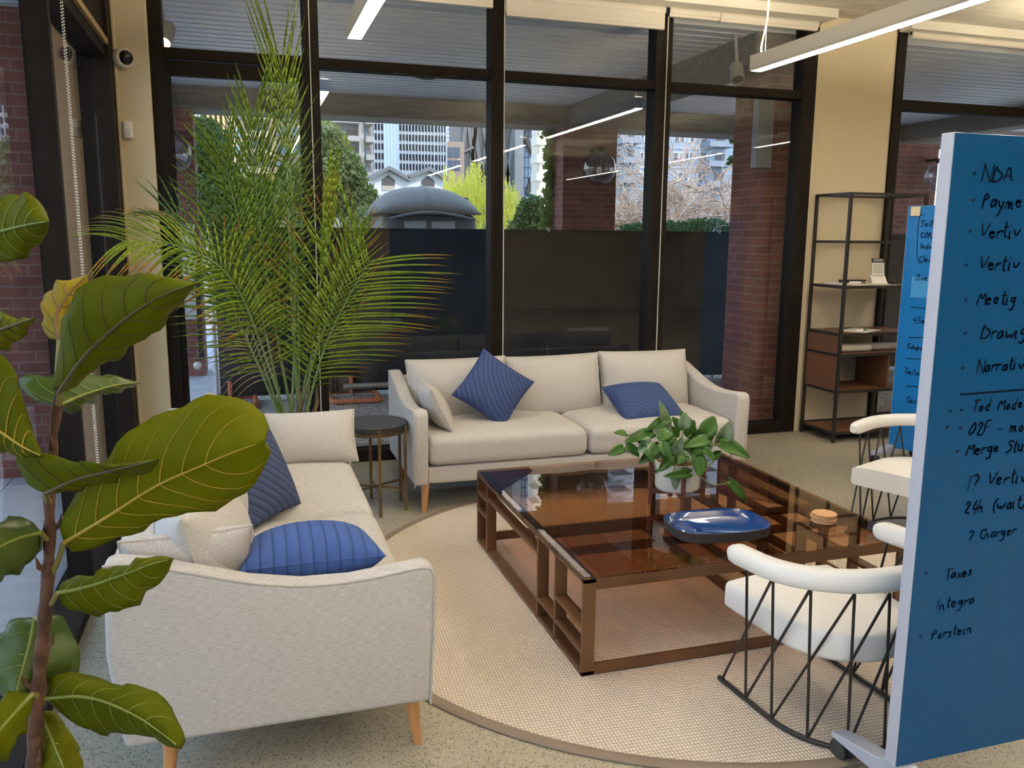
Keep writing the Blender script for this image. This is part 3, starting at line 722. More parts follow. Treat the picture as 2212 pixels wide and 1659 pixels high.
def whiteboard(label, loc, rz, W, z0, z1, bm, th=0.042):
    t = thing('rolling_glass_board', label, 'board', loc, rz)
    m = MB(); m.box((0.004, 0.0, z0+0.002), (W-0.004, 0.008, z1-0.002)); m.build('glass_panel', bm, t, bevel=0.001)
    m = MB(); m.box((0.004, 0.034, z0+0.002), (W-0.004, 0.042, z1-0.002)); m.build('glass_panel', bm, t, bevel=0.001)
    for x in (0, W-0.03):
        m = MB(); m.box((x, 0.001, z0), (x+0.03, th-0.001, z1)); m.build('side_frame', silver, t, bevel=0.003)
    for z in (z0, z1-0.012):
        m = MB(); m.box((0.03, 0.008, z), (W-0.03, 0.034, z+0.012)); m.build('edge_rail', silver, t)
    m = MB(); m.box((0.03, 0.006, z0+0.01), (W-0.03, 0.034, z1-0.01)); m.build('core', black_m, t)
    for x in (0.012, W-0.07):
        m = MB(); m.prism([(-0.24, 0.072), (-0.24, 0.088), (-0.03, 0.128), (-0.01, z0+0.0), (th+0.01, z0+0.0), (th+0.03, 0.128), (0.28, 0.088), (0.28, 0.072)], 0.058, 'x', x)
        f = m.build('foot', silver, t, bevel=0.004)
        for y in (-0.21, 0.25):
            m = MB(); m.lathe([(0.0, 0.055), (0.016, 0.055), (0.016, 0.075), (0, 0.075)], 12, (x+0.029, y, 0)); m.build('swivel', rubber_m, f)
            for dx in (-0.021, 0.003):
                w_ = MB(); w_.lathe([(0, 0), (0.022, 0), (0.033, 0.004), (0.034, 0.009), (0.033, 0.014), (0.022, 0.018), (0, 0.018)], 24)
                w_.xform(Matrix.Translation((x+0.029+dx, y+0.012, 0.0345)) @ Matrix.Rotation(pi/2, 4, 'Y')).build('castor_wheel', rubber_m, f, True)
    return t
P1 = np.array([1.672, 1.72, 0]); W1 = 1.24
wb = whiteboard('tall dark blue glass board on castors with handwritten list, nearest the camera', P1, 0, W1, 0.147, 1.862, board_m)
def loc1(x, y): p = at(x, y, 1.72); return p[0]-P1[0], p[2]
for tx, x, y, c, im in (('NDA', 2120, 392, .034, ink), ('Paymet A', 2120, 449, .030, ink), ('Vertiv invo', 2115, 514, .030, ink), ('Vertiv repo', 2113, 585, .030, ink), ('Meetig minu', 2108, 659, .028, ink),
        ('Drawigs', 2118, 733, .032, ink), ('Narratives', 2108, 804, .027, ink), ('Tod Model', 2100, 890, .025, ink), ('O2F - modell', 2091, 940, .028, ink), ('Merge Study A', 2085, 985, .027, ink),
        ('1? Vertiv', 2087, 1056, .032, ink), ('24h (wait)', 2082, 1110, .028, ink), ('? Charger', 2090, 1168, .024, ink2), ('Taxes', 2040, 1252, .024, ink), ('Integra', 2021, 1318, .026, ink2), ('Porstein', 2012, 1382, .024, ink2)):
    x_, z_ = loc1(x, y); write_words(tx, x_, z_, c, wb, im, 0.0040 if im is ink else 0.0032, 0.22, W1-0.01, 0.02)
for x, y in ((2104, 375), (2101, 433), (2094, 500), (2086, 573), (2085, 648), (2084, 720), (2079, 795), (2076, 886), (2052, 889), (2074, 925), (2045, 923), (2067, 975), (2000, 1238), (1988, 1375)):
    x_, z_ = loc1(x, y); mb = MB(); ribbon(mb, [(x_-0.002, z_-0.001), (x_+0.003, z_+0.002)], 0.006); mb.build('handwriting', ink, wb)
a, b = loc1(2074, 852), loc1(2212, 845); mb = MB(); ribbon(mb, [a, ((a[0]+b[0])/2, b[1]+0.003), (b[0]+0.3, b[1]+0.01)], 0.005); mb.build('handwriting', ink, wb)
P2 = np.array([4.475, 4.955, 0]); d2 = np.array([0.24, -0.97, 0]); d2 /= np.linalg.norm(d2); N2 = np.array([d2[1], -d2[0], 0])
W2 = 1.2
wb2 = whiteboard('bright blue glass board standing beside the shelf, a cream magnet at its top corner', P2, math.atan2(d2[1], d2[0]), W2, 0.10, 1.835, board2_m)
def loc2(x, y): p = onplane(x, y, P2, N2); return np.dot(p-P2, d2), p[2]
for tx, x, y, c in (('SoO wk', 1989, 490, .036), ('COR', 1988, 514, .032), ('Indo', 1988, 537, .030), ('Cleanu', 1985, 566, .034), ('Overview', 1978, 606, .036), ('45min', 1972, 697, .036), ('Edupe -', 1960, 753, .030), ('Tm/saas', 1953, 806, .032), ('Cond', 1958, 868, .034)):
    x_, z_ = loc2(x, y); write_words(tx, x_, z_, c, wb2, ink, 0.006, 0.15, W2-0.02)
for q in ([(1995, 463), (1984, 466), (1980, 566), (1992, 569)],): mb = MB(); ribbon(mb, [loc2(*p) for p in q], 0.005); mb.build('handwriting', ink, wb2)
for (xa, ya), (xb, yb) in (((1968, 663), (2016, 668)), ((1963, 729), (2012, 729)), ((1959, 774), (2012, 777)), ((1957, 834), (2005, 836))):
    mb = MB(); ribbon(mb, [loc2(xa, ya), loc2(xb, yb)], 0.006); mb.build('handwriting', ink, wb2)
# paper note and magnet on the second board
a, b = loc2(1970, 597), loc2(2012, 645)
nm = mat('light_blue_note', (0.04, 0.25, 0.58), 0.4)
M2 = wb2.matrix_world.copy(); M2 = Matrix.Translation(tuple(P2)) @ Matrix.Rotation(math.atan2(d2[1], d2[0]), 4, 'Z')
o = MB().box((a[0], -0.0010, b[1]), (b[0]+0.1, -0.0003, a[1])).build('paper_note', nm); o.matrix_world = M2
tag(o, 'pale blue paper note stuck on the bright blue board', 'note')
a = loc2(1975, 456)
o = MB().box((a[0]-0.02, -0.014, a[1]-0.035), (a[0]+0.05, -0.001, a[1]+0.03)).build('magnet', mat('cream_magnet', (0.7, 0.62, 0.42), 0.6), bevel=0.004); o.matrix_world = M2
tag(o, 'small cream magnet at the top corner of the bright blue board', 'magnet')

# ================================================================== SHELF UNIT
SX0, SX1, SY0, SY1 = 4.41, 5.14, 5.48, 5.905
t = thing('metal_shelf', 'tall open black metal shelf with walnut shelves against the cream pier', 'shelf', (SX0, SY0, 0))
DX, DY = SX1-SX0, SY1-SY0; pw = 0.022
for x in (0, DX-pw):
    for y in (0, DY-pw): m = MB(); m.box((x, y, 0), (x+pw, y+pw, 1.955)); m.build('post', black_m, t)
def lvl(z, h=0.02):
    m = MB()
    for y in (0, DY-pw): m.box((pw, y+0.001, z-h), (DX-pw, y+pw-0.001, z))
    for x in (0, DX-pw): m.box((x+0.001, pw, z-h), (x+pw-0.001, DY-pw, z))
    return m.build('frame_rail', black_m, t)
for z in (1.955, 1.592, 1.244, 0.875, 0.712, 0.42, 0.085): lvl(z)
for z in (1.244, 0.875, 0.712, 0.42, 0.085):
    m = MB(); m.box((pw, pw, z-0.018), (DX-pw, DY-pw, z+0.002)); m.build('shelf_board', walnut, t)
for z0, z1 in ((0.42, 0.692), (0.712, 0.855)):
    m = MB(); m.box((0.004, pw, z0), (0.018, DY-pw, z1)); m.build('side_panel', walnut, t)
m = MB(); m.box((0.50, pw+0.01, 0.422), (0.518, DY-pw, 0.694)); m.box((0.518, DY-pw-0.012, 0.422), (DX-pw, DY-pw, 0.694)); m.build('divider_panel', walnut, t)
def paper(label, x, y, z, rz, w=0.21, h=0.297, m=None, tk=0.003, cat='paper', name='paper_stack'):
    o = MB().box((-w/2, -h/2, 0), (w/2, h/2, tk)).build(name, m or mat('paper_white', (0.74, 0.71, 0.66), 0.7)); o.location = (x, y, z); o.rotation_euler = (0, 0, rz)
    return tag(o, label, cat)
paper('loose white papers lying on the upper walnut shelf', 4.60, 5.66, 1.247, 0.3, tk=0.012)
paper('thin white papers under the desk calendar', 4.80, 5.62, 1.247, -0.2, 0.28, 0.2)
paper('open white booklet on the middle walnut shelf', 4.72, 5.63, 0.878, 0.5, 0.30, 0.21, tk=0.005, cat='booklet', name='booklet')
paper('dark folded case lying on the papers', 4.66, 5.70, 1.26, 0.1, 0.2, 0.09, black_m, 0.022, 'case', 'case')
def stick(name, label, cat, p, q, r, m, cap=None):
    p = np.array(p); q = np.array(q); t_ = thing(name, label, cat, (p+q)/2)
    MB().tube([p-(p+q)/2, q-(p+q)/2], r, 14).build('barrel', m, t_, True)
    if cap: d = (q-p); MB().tube([d*0.22, d*0.52], r*1.12, 14).build('cap', cap, t_, True)
    return t_
stick('marker_pen', 'green marker pen lying at the edge of the middle walnut shelf', 'pen', (4.60, 5.545, 0.888), (4.72, 5.575, 0.888), 0.010, plastic_w, mat('green_plastic', (0.03, 0.16, 0.03), 0.4))
stick('marker_pen', 'white marker pen lying on the loose papers', 'pen', (4.55, 5.60, 1.267), (4.67, 5.56, 1.267), 0.008, plastic_w, mat('grey_plastic', (0.1, 0.1, 0.11), 0.4))
roll_m = mottled('plan_paper', [(0.42, (0.64, 0.58, 0.48)), (0.60, (0.72, 0.66, 0.55))], 60, 0.7)
stick('rolled_drawing', 'thick cream rolled drawing lying on the lower shelf rail', 'drawing', (4.50, 5.60, 0.744), (4.78, 5.585, 0.744), 0.030, roll_m)
stick('rolled_drawing', 'longer cream rolled drawing lying behind the thick one', 'drawing', (4.55, 5.67, 0.744), (5.08, 5.64, 0.744), 0.030, roll_m)
o = MB(); o.rbox((0.022, 0.022, 0.022), 0.0219, 8, c=(0, 0, 0.022)); o = o.build('ball', mat('dark_ball', (0.03, 0.03, 0.045), 0.5), None, True); o.location = (4.98, 5.62, 1.246)
tag(o, 'small dark ball resting on the upper walnut shelf', 'ball')
# desk calendar
t = thing('desk_calendar', 'white tent desk calendar with black header on the upper shelf', 'calendar', (4.83, 5.60, 1.25), -0.25)
m = MB(); m.prism([(-0.035, 0.004), (0.03, 0.075), (0.035, 0.073), (-0.02, 0.0)], 0.12, 'x', -0.06); m.build('stand', plastic_w, t)
M = Matrix.Translation((0, 0.015, 0.07)) @ Matrix.Rotation(radians(-10), 4, 'X')
m = MB(); m.box((-0.05, -0.003, 0), (0.05, 0.003, 0.10)); m.xform(M).build('page', mat('calendar_page', (0.76, 0.72, 0.64), 0.6), t)
m = MB(); m.box((-0.05, -0.004, 0.10), (0.05, 0.004, 0.135)); m.xform(M).build('header', black_m, t)
m = MB()
for i in range(6): m.box((-0.04+i*0.0155, -0.0037, 0.018), (-0.0385+i*0.0155, -0.003, 0.088))
for j in range(5): m.box((-0.04, -0.0037, 0.018+j*0.017), (0.0385, -0.003, 0.0195+j*0.017))
m.xform(M).build('date_grid', ink, t)
m = MB()
for j in range(2): m.box((-0.036, -0.0048, 0.112+j*0.011), (0.036, -0.004, 0.116+j*0.011))
m.xform(M).build('header_print', plastic_w, t)

# ================================================================== ON THE COFFEE TABLE
# planter with trailing vine
pc = np.array([1.845, 3.33, ZT])
t = thing('plant_stand', 'dark wooden four-legged plant stand holding the white pot', 'plant stand', pc, radians(-15))
for k in range(4):
    a = k*pi/2; m = MB(); m.bar((0.122*cos(a), 0.122*sin(a), 0), (0.122*cos(a), 0.122*sin(a), 0.205), 0.019, 0.019)
    l = m.build('leg', dark_wood, t, bevel=0.003)
for k in range(2):
    a = k*pi/2; m = MB(); m.bar((-0.114*cos(a), -0.114*sin(a), 0.062-k*0.0), (0.114*cos(a), 0.114*sin(a), 0.062), 0.018, 0.02); m.build('cross_bar', dark_wood, t)
t = thing('pothos_plant', 'trailing green pothos vine in a white ceramic pot on the coffee table', 'plant', pc+np.array([0, 0, 0.073]))
m = MB(); m.lathe([(0, 0), (0.088, 0), (0.097, 0.006), (0.101, 0.02), (0.103, 0.13), (0.099, 0.132), (0.095, 0.118), (0, 0.116)], 40); m.build('pot', mat('white_ceramic', (0.72, 0.68, 0.60), 0.35), t, True)
soil_m = mottled('moss_soil', [(0.35, (0.10, 0.06, 0.03)), (0.65, (0.42, 0.25, 0.10))], 40, 0.95, bmp=0.6)
m = MB(); m.lathe([(0.0, 0.135), (0.06, 0.132), (0.094, 0.119)], 30); m.build('soil', soil_m, t, True)
def leafmat(name, c1, c2, trans, rough=0.35, scale=8, spec=0.4):
    m = bpy.data.materials.new(name); m.use_nodes = True; N, L = m.node_tree.nodes, m.node_tree.links
    b = N['Principled BSDF']; b.inputs['Roughness'].default_value = rough; b.inputs['Specular IOR Level'].default_value = spec
    n = noise(m, mapping(m), scale, 3); c = ramp(m, n, [(0.35, c1), (0.65, c2)]); tocol(m, c)
    tr = N.new('ShaderNodeBsdfTranslucent'); tr.inputs['Color'].default_value = (*trans, 1)
    mx = N.new('ShaderNodeMixShader'); mx.inputs[0].default_value = 0.38
    L.new(b.outputs[0], mx.inputs[1]); L.new(tr.outputs[0], mx.inputs[2])
    L.new(mx.outputs[0], [q for q in N if q.type == 'OUTPUT_MATERIAL'][0].inputs['Surface'])
    MATS[name] = m; return m
pothos_m = leafmat('pothos_leaf', (0.035, 0.115, 0.02), (0.10, 0.24, 0.05), (0.10, 0.25, 0.03), 0.22, 14)
pothos_v = leafmat('pothos_leaf_variegated', (0.05, 0.15, 0.05), (0.42, 0.50, 0.36), (0.2, 0.35, 0.1), 0.25, 22)
stem_m = mat('vine_stem', (0.16, 0.22, 0.06), 0.5)
O = pc+np.array([0, 0, 0.073])
def heart(base, tip, w, nrm, fold, par, m, th=0.0009):
    base, tip, nrm = map(lambda q: np.array(q, float), (base, tip, nrm))
    ax = tip-base; L = np.linalg.norm(ax); ax /= L; sd_ = np.cross(ax, nrm); sd_ /= np.linalg.norm(sd_); nn = np.cross(sd_, ax)
    rows = []; n = 10
    for i in range(n+1):
        u = i/n; hw = w/2*(max(0, sin(pi*min(1, (u*0.93+0.04)**0.62)))**0.85) if i < n else 0.0
        back = -0.12*L*(1-u)**3
        row = []
        for j in (-2, -1, 0, 1, 2):
            s = j/2; lift = fold*abs(s)*hw - 0.18*L*u*u*0.8
            row.append(base + ax*(u*L + back*abs(s)) + sd_*s*hw + nn*lift - O)
        rows.append(row)
    g = MB(); g.grid(rows); o = g.build('leaf', m, par, True)
    s = o.modifiers.new('thick', 'SOLIDIFY'); s.thickness = th
    return o
rnd = random.Random(11)
def vine(pts, leaves_):
    p0 = O+np.array([rnd.uniform(-.05, .05), rnd.uniform(-.05, .05), 0.12])
    MB().tube([q-O for q in smoothline([p0]+list(pts), 14)], 0.0025, 6).build('stem', stem_m, t, True)
# (base px, tip px, depth, width in m, variegated)
LV = [((1436, 935), (1432, 866), 3.30, .075, 1), ((1445, 905), (1398, 925), 3.30, .05, 0), ((1478, 925), (1480, 890), 3.34, .06, 1), ((1492, 938), (1472, 888), 3.36, .065, 1), ((1502, 920), (1495, 908), 3.4, .035, 0),
      ((1523, 938), (1545, 898), 3.36, .085, 0), ((1556, 955), (1578, 912), 3.36, .085, 1), ((1556, 960), (1626, 985), 3.34, .075, 0), ((1524, 958), (1500, 945), 3.3, .06, 0), ((1530, 950), (1482, 962), 3.25, .055, 1),
      ((1452, 975), (1478, 945), 3.20, .055, 1), ((1446, 985), (1424, 1020), 3.20, .055, 0), ((1432, 940), (1412, 928), 3.26, .06, 1), ((1410, 935), (1352, 950), 3.28, .06, 0), ((1407, 955), (1378, 975), 3.24, .06, 1),
      ((1352, 938), (1330, 932), 3.30, .035, 0), ((1345, 968), (1315, 982), 3.26, .045, 0), ((1352, 965), (1385, 985), 3.26, .05, 0), ((1505, 985), (1515, 1030), 3.20, .075, 0), ((1480, 985), (1465, 1000), 3.2, .05, 0),
      ((1455, 1020), (1462, 1060), 3.19, .05, 1), ((1490, 1022), (1440, 1028), 3.19, .045, 0), ((1500, 968), (1540, 965), 3.28, .06, 0), ((1445, 930), (1425, 950), 3.25, .055, 1), ((1395, 955), (1365, 938), 3.3, .05, 1),
      ((1575, 1040), (1620, 1084), 3.30, .05, 0), ((1460, 945), (1440, 915), 3.35, .05, 0), ((1492, 960), (1515, 925), 3.4, .05, 0), ((1420, 965), (1400, 990), 3.22, .05, 0), ((1540, 985), (1560, 975), 3.3, .045, 0),
      ((1470, 930), (1455, 900), 3.42, .055, 0), ((1430, 960), (1450, 990), 3.18, .05, 1), ((1395, 975), (1415, 1000), 3.19, .045, 0), ((1515, 955), (1545, 940), 3.42, .05, 0)]
for _ in range(34):
    a = rnd.uniform(0, 2*pi); R0 = rnd.uniform(4, 60); bx_, by_ = 1460+R0*cos(a)*1.1, 968+R0*sin(a)*0.55
    LV.append(((bx_, by_), (bx_+rnd.uniform(6, 34)*(1 if bx_ > 1460 else -1), by_+rnd.uniform(-14, 26)), 3.32+rnd.uniform(-.12, .1), rnd.uniform(.03, .05), rnd.random() < .4))
for k, (bp, tp, Y, wd, va) in enumerate(LV):
    B_, T_ = at(*bp, Y), at(*tp, Y-rnd.uniform(-0.01, 0.05))
    nr = np.array([rnd.uniform(-.5, .5), -1.0, rnd.uniform(0.1, 1.0)])
    heart(B_, T_, wd, nr, rnd.uniform(0.25, 0.6), t, pothos_v if va and k % 2 == 0 else pothos_m)
    if k not in (25,):
        mid = (B_+O+np.array([0, 0, 0.12]))/2+np.array([0, 0, 0.03]); vine([mid, B_], 0)
vine([at(1515, 1030, 3.27), at(1530, 1046, 3.27), at(1560, 1048, 3.29), at(1575, 1040, 3.30)], 0)
vine([at(1535, 1010, 3.28), at(1548, 985, 3.3), at(1520, 1020, 3.25)], 0)
# tray
t = thing('ceramic_tray', 'rounded blue glazed tray with a raw dark rim on the coffee table', 'tray', (1.83, 2.955, ZT), radians(-4))
def outline(hx, hy, n=48, e=3.2, sk=0.0): return [(hx*np.sign(cos(a))*abs(cos(a))**(2/e), hy*np.sign(sin(a))*abs(sin(a))**(2/e)*(1+sk*cos(a))) for a in np.linspace(0, 2*pi, n, endpoint=False)]
def shell(levels):
    m = MB(); N = 48
    for k, z in levels: m.v += [(x*k[0], y*k[1], z) for x, y in outline(1, 1)]
    for i in range(len(levels)-1):
        for j in range(N): m.f.append((i*N+j, i*N+(j+1) % N, (i+1)*N+(j+1) % N, (i+1)*N+j))
    m.f.append(tuple(range(N-1, -1, -1))); m.f.append(tuple((len(levels)-1)*N+j for j in range(N))); m.m = [0]*len(m.f); return m
shell([((.198, .138), 0), ((.207, .147), 0.005), ((.212, .152), 0.045), ((.2105, .1505), 0.046), ((.2095, .1495), 0.042), ((.192, .132), 0.010)]).build('body', mat('raw_dark_clay', (0.035, 0.03, 0.028), 0.75), t)
shell([((.188, .128), 0.0102), ((.196, .136), 0.02), ((.2092, .1492), 0.0445), ((.2078, .1478), 0.0450), ((.194, .134), 0.021), ((.182, .122), 0.0130)]).build('glaze', mat('blue_glaze', (0.008, 0.045, 0.20), 0.06, coat=0.6), t, True)
# coasters
ck = mottled('cork', [(0.35, (0.50, 0.27, 0.13)), (0.65, (0.62, 0.36, 0.19))], 90, 0.85)
cp = flo(1778, 1126, ZT); 
for k in range(4):
    m = MB(); m.lathe([(0, 0), (0.050, 0), (0.052, 0.002), (0.052, 0.0075), (0.050, 0.009), (0, 0.009)], 36)
    o = m.build('coaster', ck); o.location = (cp[0]+[0, .003, -.002, .004][k], cp[1]+[0, -.002, .003, 0][k], ZT+k*0.0096)
    tag(o, ['lowest round cork coaster of the stack on the smoked glass', 'round cork coaster second from the bottom of the stack', 'round cork coaster just below the top of the stack', 'topmost round cork coaster of the stack'][k], 'coaster', 'cork coasters')

# ================================================================== FIDDLE-LEAF FIG (nearest the camera)
fig_a = leafmat('fig_leaf', (0.095, 0.118, 0.001), (0.135, 0.155, 0.002), (0.28, 0.30, 0.002), 0.6, 5, 0.12)
fig_b = leafmat('fig_leaf_yellowing', (0.105, 0.135, 0.001), (0.155, 0.165, 0.002), (0.38, 0.38, 0.002), 0.6, 4, 0.12)
fig_c = leafmat('fig_leaf_glossy', (0.06, 0.11, 0.02), (0.10, 0.155, 0.03), (0.17, 0.22, 0.02), 0.35, 5)
fig_y = leafmat('fig_leaf_dying', (0.46, 0.36, 0.012), (0.34, 0.22, 0.015), (0.20, 0.15, 0.002), 0.7, 9)
vein_m = mat('fig_vein', (0.17, 0.21, 0.03), 0.6); vein_y = mat('fig_vein_yellow', (0.36, 0.25, 0.015), 0.5); vein_d = mat('fig_vein_dark', (0.075, 0.055, 0.012), 0.6)
bark_m = mottled('fig_bark', [(0.35, (0.055, 0.024, 0.014)), (0.65, (0.12, 0.055, 0.032))], 45, 0.85, bmp=0.5)
FR = np.array([-0.345, 1.27, 0.0])
fig = thing('fiddle_leaf_fig', 'tall fiddle-leaf fig with big olive leaves standing closest to the camera', 'plant', FR)
m = MB(); m.lathe([(0, 0), (0.12, 0), (0.15, 0.30), (0.155, 0.31), (0.14, 0.31), (0.135, 0.27), (0, 0.27)], 36); m.build('pot', mat('grey_planter', (0.25, 0.25, 0.25), 0.6), fig, True)
m = MB(); m.lathe([(0, 0.285), (0.136, 0.275)], 24); m.build('soil', soil_m, fig)
YT = 1.26
tr = [np.array([-0.345, 1.27, 0.25]), np.array([-0.34, 1.265, 0.6])] + [at(x, y, YT) for x, y in ((72, 1640), (82, 1480), (98, 1330), (108, 1180), (106, 1060), (113, 960), (122, 890), (126, 850))]
tp = smoothline([q-FR for q in tr], 60); rad = [0.016-0.010*(i/59)+0.0016*sin(i*2.1)*(1 if i > 8 else 0) for i in range(60)]
MB().tube(tp, rad, 10).build('stem', bark_m, fig, True)
for k, i in enumerate(range(16, 58, 3)):        # leaf scars and stipules along the stem
    q = tp[i]; a = k*2.3; d = np.array([cos(a), sin(a)*0.6, 0.5]); d /= np.linalg.norm(d)
    MB().tube([q+d*rad[i]*0.5, q+d*(rad[i]+0.006), q+d*(rad[i]+0.010)+np.array([0, 0, 0.014])], [0.0055, 0.004, 0.0006], 6).build('stipule', bark_m, fig, True)
def figleaf(base, tip, left, right, Yb, Yt, m_, vm, mid=None, cup=0.03, sag=0.0, petiole=None, nv=6, wave=0.011):
    n = 22
    Lc = smoothline([base]+left+[tip], n, 1); Rc = smoothline([base]+right+[tip], n, 1); Mc = smoothline([base]+(mid or [((base[0]+tip[0])/2, (base[1]+tip[1])/2)])+[tip], n, 2)
    rows = []
    ph = rnd.uniform(0, 6)
    for i in range(n):
        u = i/(n-1); Y0 = Yb+(Yt-Yb)*u + sag*sin(pi*u); row = []
        for s in (-1, -.8, -.55, -.28, 0, .28, .55, .8, 1):
            e = Lc[i] if s < 0 else Rc[i]; a = abs(s); p = Mc[i]*(1-a)+e*(1+0*a)*a + np.array([1.0, 1.0])*(4.0*sin(u*23+ph)+3.0*sin(u*41+ph*2))*max(0, a-0.5)*2*sin(pi*u)
            Y = Y0 + cup*a*a + wave*sin(u*17+ph+s*2)*a*a
            row.append(at(p[0], p[1], Y)-FR)
        rows.append(row)
    g = MB(); g.grid(rows); o = g.build('leaf', m_, fig, True)
    so_ = o.modifiers.new('thick', 'SOLIDIFY'); so_.thickness = 0.0012
    q = MB(); off = np.array([0, -0.0016, 0])
    R_ = [[np.array(p) for p in r] for r in rows]
    q.tube([r[4]+off for r in R_[:-1]], [0.0024*(1-i/n)+0.0005 for i in range(n-1)], 6)
    for k in range(nv):
        u0 = 0.06+0.76*k/nv
        for sg in (1, -1):
            pts = []
            for w_ in np.linspace(0, 1, 7):
                uu = min(0.985, u0+0.20*w_**1.5)*(n-1); i = int(min(n-2, uu)); f = uu-i
                col = 4+sg*w_*3.75; j = int(min(7, math.floor(col))); fj = col-j
                pts.append((R_[i][j]*(1-f)+R_[i+1][j]*f)*(1-fj)+(R_[i][j+1]*(1-f)+R_[i+1][j+1]*f)*fj+off*0.7)
            q.tube(pts, [0.0009, 0.0008, 0.0007, 0.0006, 0.0005, 0.0004, 0.0003], 5)
    q.build('veins', vm, o, True)
    if petiole:
        p0 = at(petiole[0], petiole[1], YT); p1 = at(base[0], base[1], Yb)
        MB().tube([p0-FR, (p0+p1)/2-FR+np.array([0, 0, -0.004]), p1-FR], [0.0045, 0.004, 0.0036], 8).build('petiole', mat('fig_petiole', (0.17, 0.15, 0.04), 0.6), fig, True)
figleaf((138, 1172), (574, 953), [(124, 1140), (150, 1090), (195, 1020), (262, 948), (340, 893), (430, 858), (505, 853), (560, 880), (585, 915)], [(150, 1196), (205, 1186), (270, 1158), (340, 1128), (420, 1105), (495, 1095), (545, 1055), (575, 1000), (590, 965)], 1.24, 1.16, fig_b, vein_y, [(230, 1118), (337, 1047), (425, 1010), (513, 972)], 0.02, -0.01, (112, 1240), 7)
figleaf((128, 848), (424, 612), [(104, 838), (122, 790), (133, 730), (132, 670), (172, 625), (215, 594), (280, 592), (345, 594), (400, 604)], [(148, 846), (205, 800), (270, 763), (330, 722), (372, 682), (402, 640), (418, 624)], 1.25, 1.12, fig_a, vein_d, [(165, 790), (210, 740), (290, 672), (360, 632)], 0.03, 0.0, (124, 880))
figleaf((128, 735), (190, 592), [(100, 730), (88, 690), (92, 645), (112, 612), (150, 604)], [(140, 725), (150, 690), (165, 655), (188, 625)], 1.33, 1.36, fig_y, mat('fig_vein_brown', (0.16, 0.08, 0.02), 0.6), [(118, 690), (142, 640)], 0.02, 0, (122, 840), 4)
figleaf((-70, 520), (107, 478), [(-60, 470), (-10, 432), (45, 411), (80, 428), (100, 455)], [(-50, 565), (0, 574), (55, 556), (88, 528), (103, 500)], 1.22, 1.14, fig_a, vein_m, [(0, 500), (60, 485)], 0.03, 0)
figleaf((-60, 735), (76, 687), [(-40, 690), (0, 673), (30, 686), (55, 688)], [(-40, 757), (0, 758), (30, 748), (55, 722), (70, 700)], 1.18, 1.12, fig_b, vein_d, [(0, 712), (40, 698)], 0.03, 0)
figleaf((-50, 900), (95, 986), [(-45, 790), (-10, 762), (14, 770), (36, 815), (52, 868), (70, 930)], [(-40, 960), (0, 975), (45, 988), (75, 990)], 1.22, 1.18, fig_a, vein_y, [(0, 930), (48, 965)], 0.02, 0)
figleaf((122, 878), (304, 826), [(85, 872), (45, 840), (40, 814), (100, 806), (190, 806), (250, 812)], [(150, 893), (168, 893), (195, 866), (245, 848), (280, 842)], 1.29, 1.38, fig_c, vein_m, [(180, 852), (250, 830)], 0.02, 0, (122, 885))
figleaf((100, 1066), (344, 992), [(60, 1052), (44, 1015), (20, 978), (62, 972), (120, 984), (200, 1004), (270, 1000)], [(140, 1066), (205, 1050), (270, 1032), (320, 1022), (342, 1008)], 1.22, 1.10, fig_a, vein_d, [(160, 1035), (250, 1014)], 0.03, 0, (106, 1085))
figleaf((88, 1150), (-80, 1225), [(60, 1118), (10, 1118), (-40, 1140), (-75, 1180)], [(92, 1175), (70, 1215), (20, 1243), (-20, 1272), (-60, 1262)], 1.24, 1.14, fig_c, vein_m, [(40, 1160), (-20, 1190)], 0.03, 0, (106, 1165))
figleaf((124, 1280), (375, 1206), [(126, 1262), (150, 1250), (215, 1234), (285, 1213), (345, 1197)], [(132, 1312), (180, 1326), (240, 1329), (292, 1308), (332, 1272), (362, 1240)], 1.25, 1.20, fig_a, vein_m, [(180, 1270), (270, 1240), (330, 1216)], 0.02, 0, (102, 1310))
figleaf((75, 1335), (30, 1512), [(22, 1338), (-15, 1385), (-35, 1440), (-20, 1490)], [(136, 1325), (150, 1368), (176, 1400), (170, 1452), (128, 1470), (80, 1485)], 1.31, 1.24, fig_c, vein_m, [(62, 1400), (45, 1460)], 0.03, 0, (98, 1330))
figleaf((96, 1508), (392, 1618), [(95, 1470), (115, 1452), (170, 1452), (250, 1475), (330, 1488), (360, 1510), (388, 1560), (404, 1600)], [(125, 1535), (170, 1572), (230, 1588), (290, 1586), (330, 1590), (355, 1612)], 1.26, 1.18, fig_a, vein_m, [(190, 1500), (290, 1540), (360, 1590)], 0.035, 0, (84, 1525))
figleaf((70, 1500), (-60, 1640), [(20, 1492), (-20, 1520), (-60, 1570)], [(66, 1545), (40, 1600), (0, 1650), (-40, 1670)], 1.20, 1.10, fig_b, vein_m, [(30, 1540), (-20, 1600)], 0.03, 0, (80, 1500))
figleaf((88, 1540), (150, 1690), [(70, 1580), (70, 1640), (100, 1690)], [(115, 1535), (150, 1580), (175, 1625), (180, 1670)], 1.29, 1.22, fig_b, vein_m, [(110, 1590), (135, 1650)], 0.03, 0, (78, 1560))

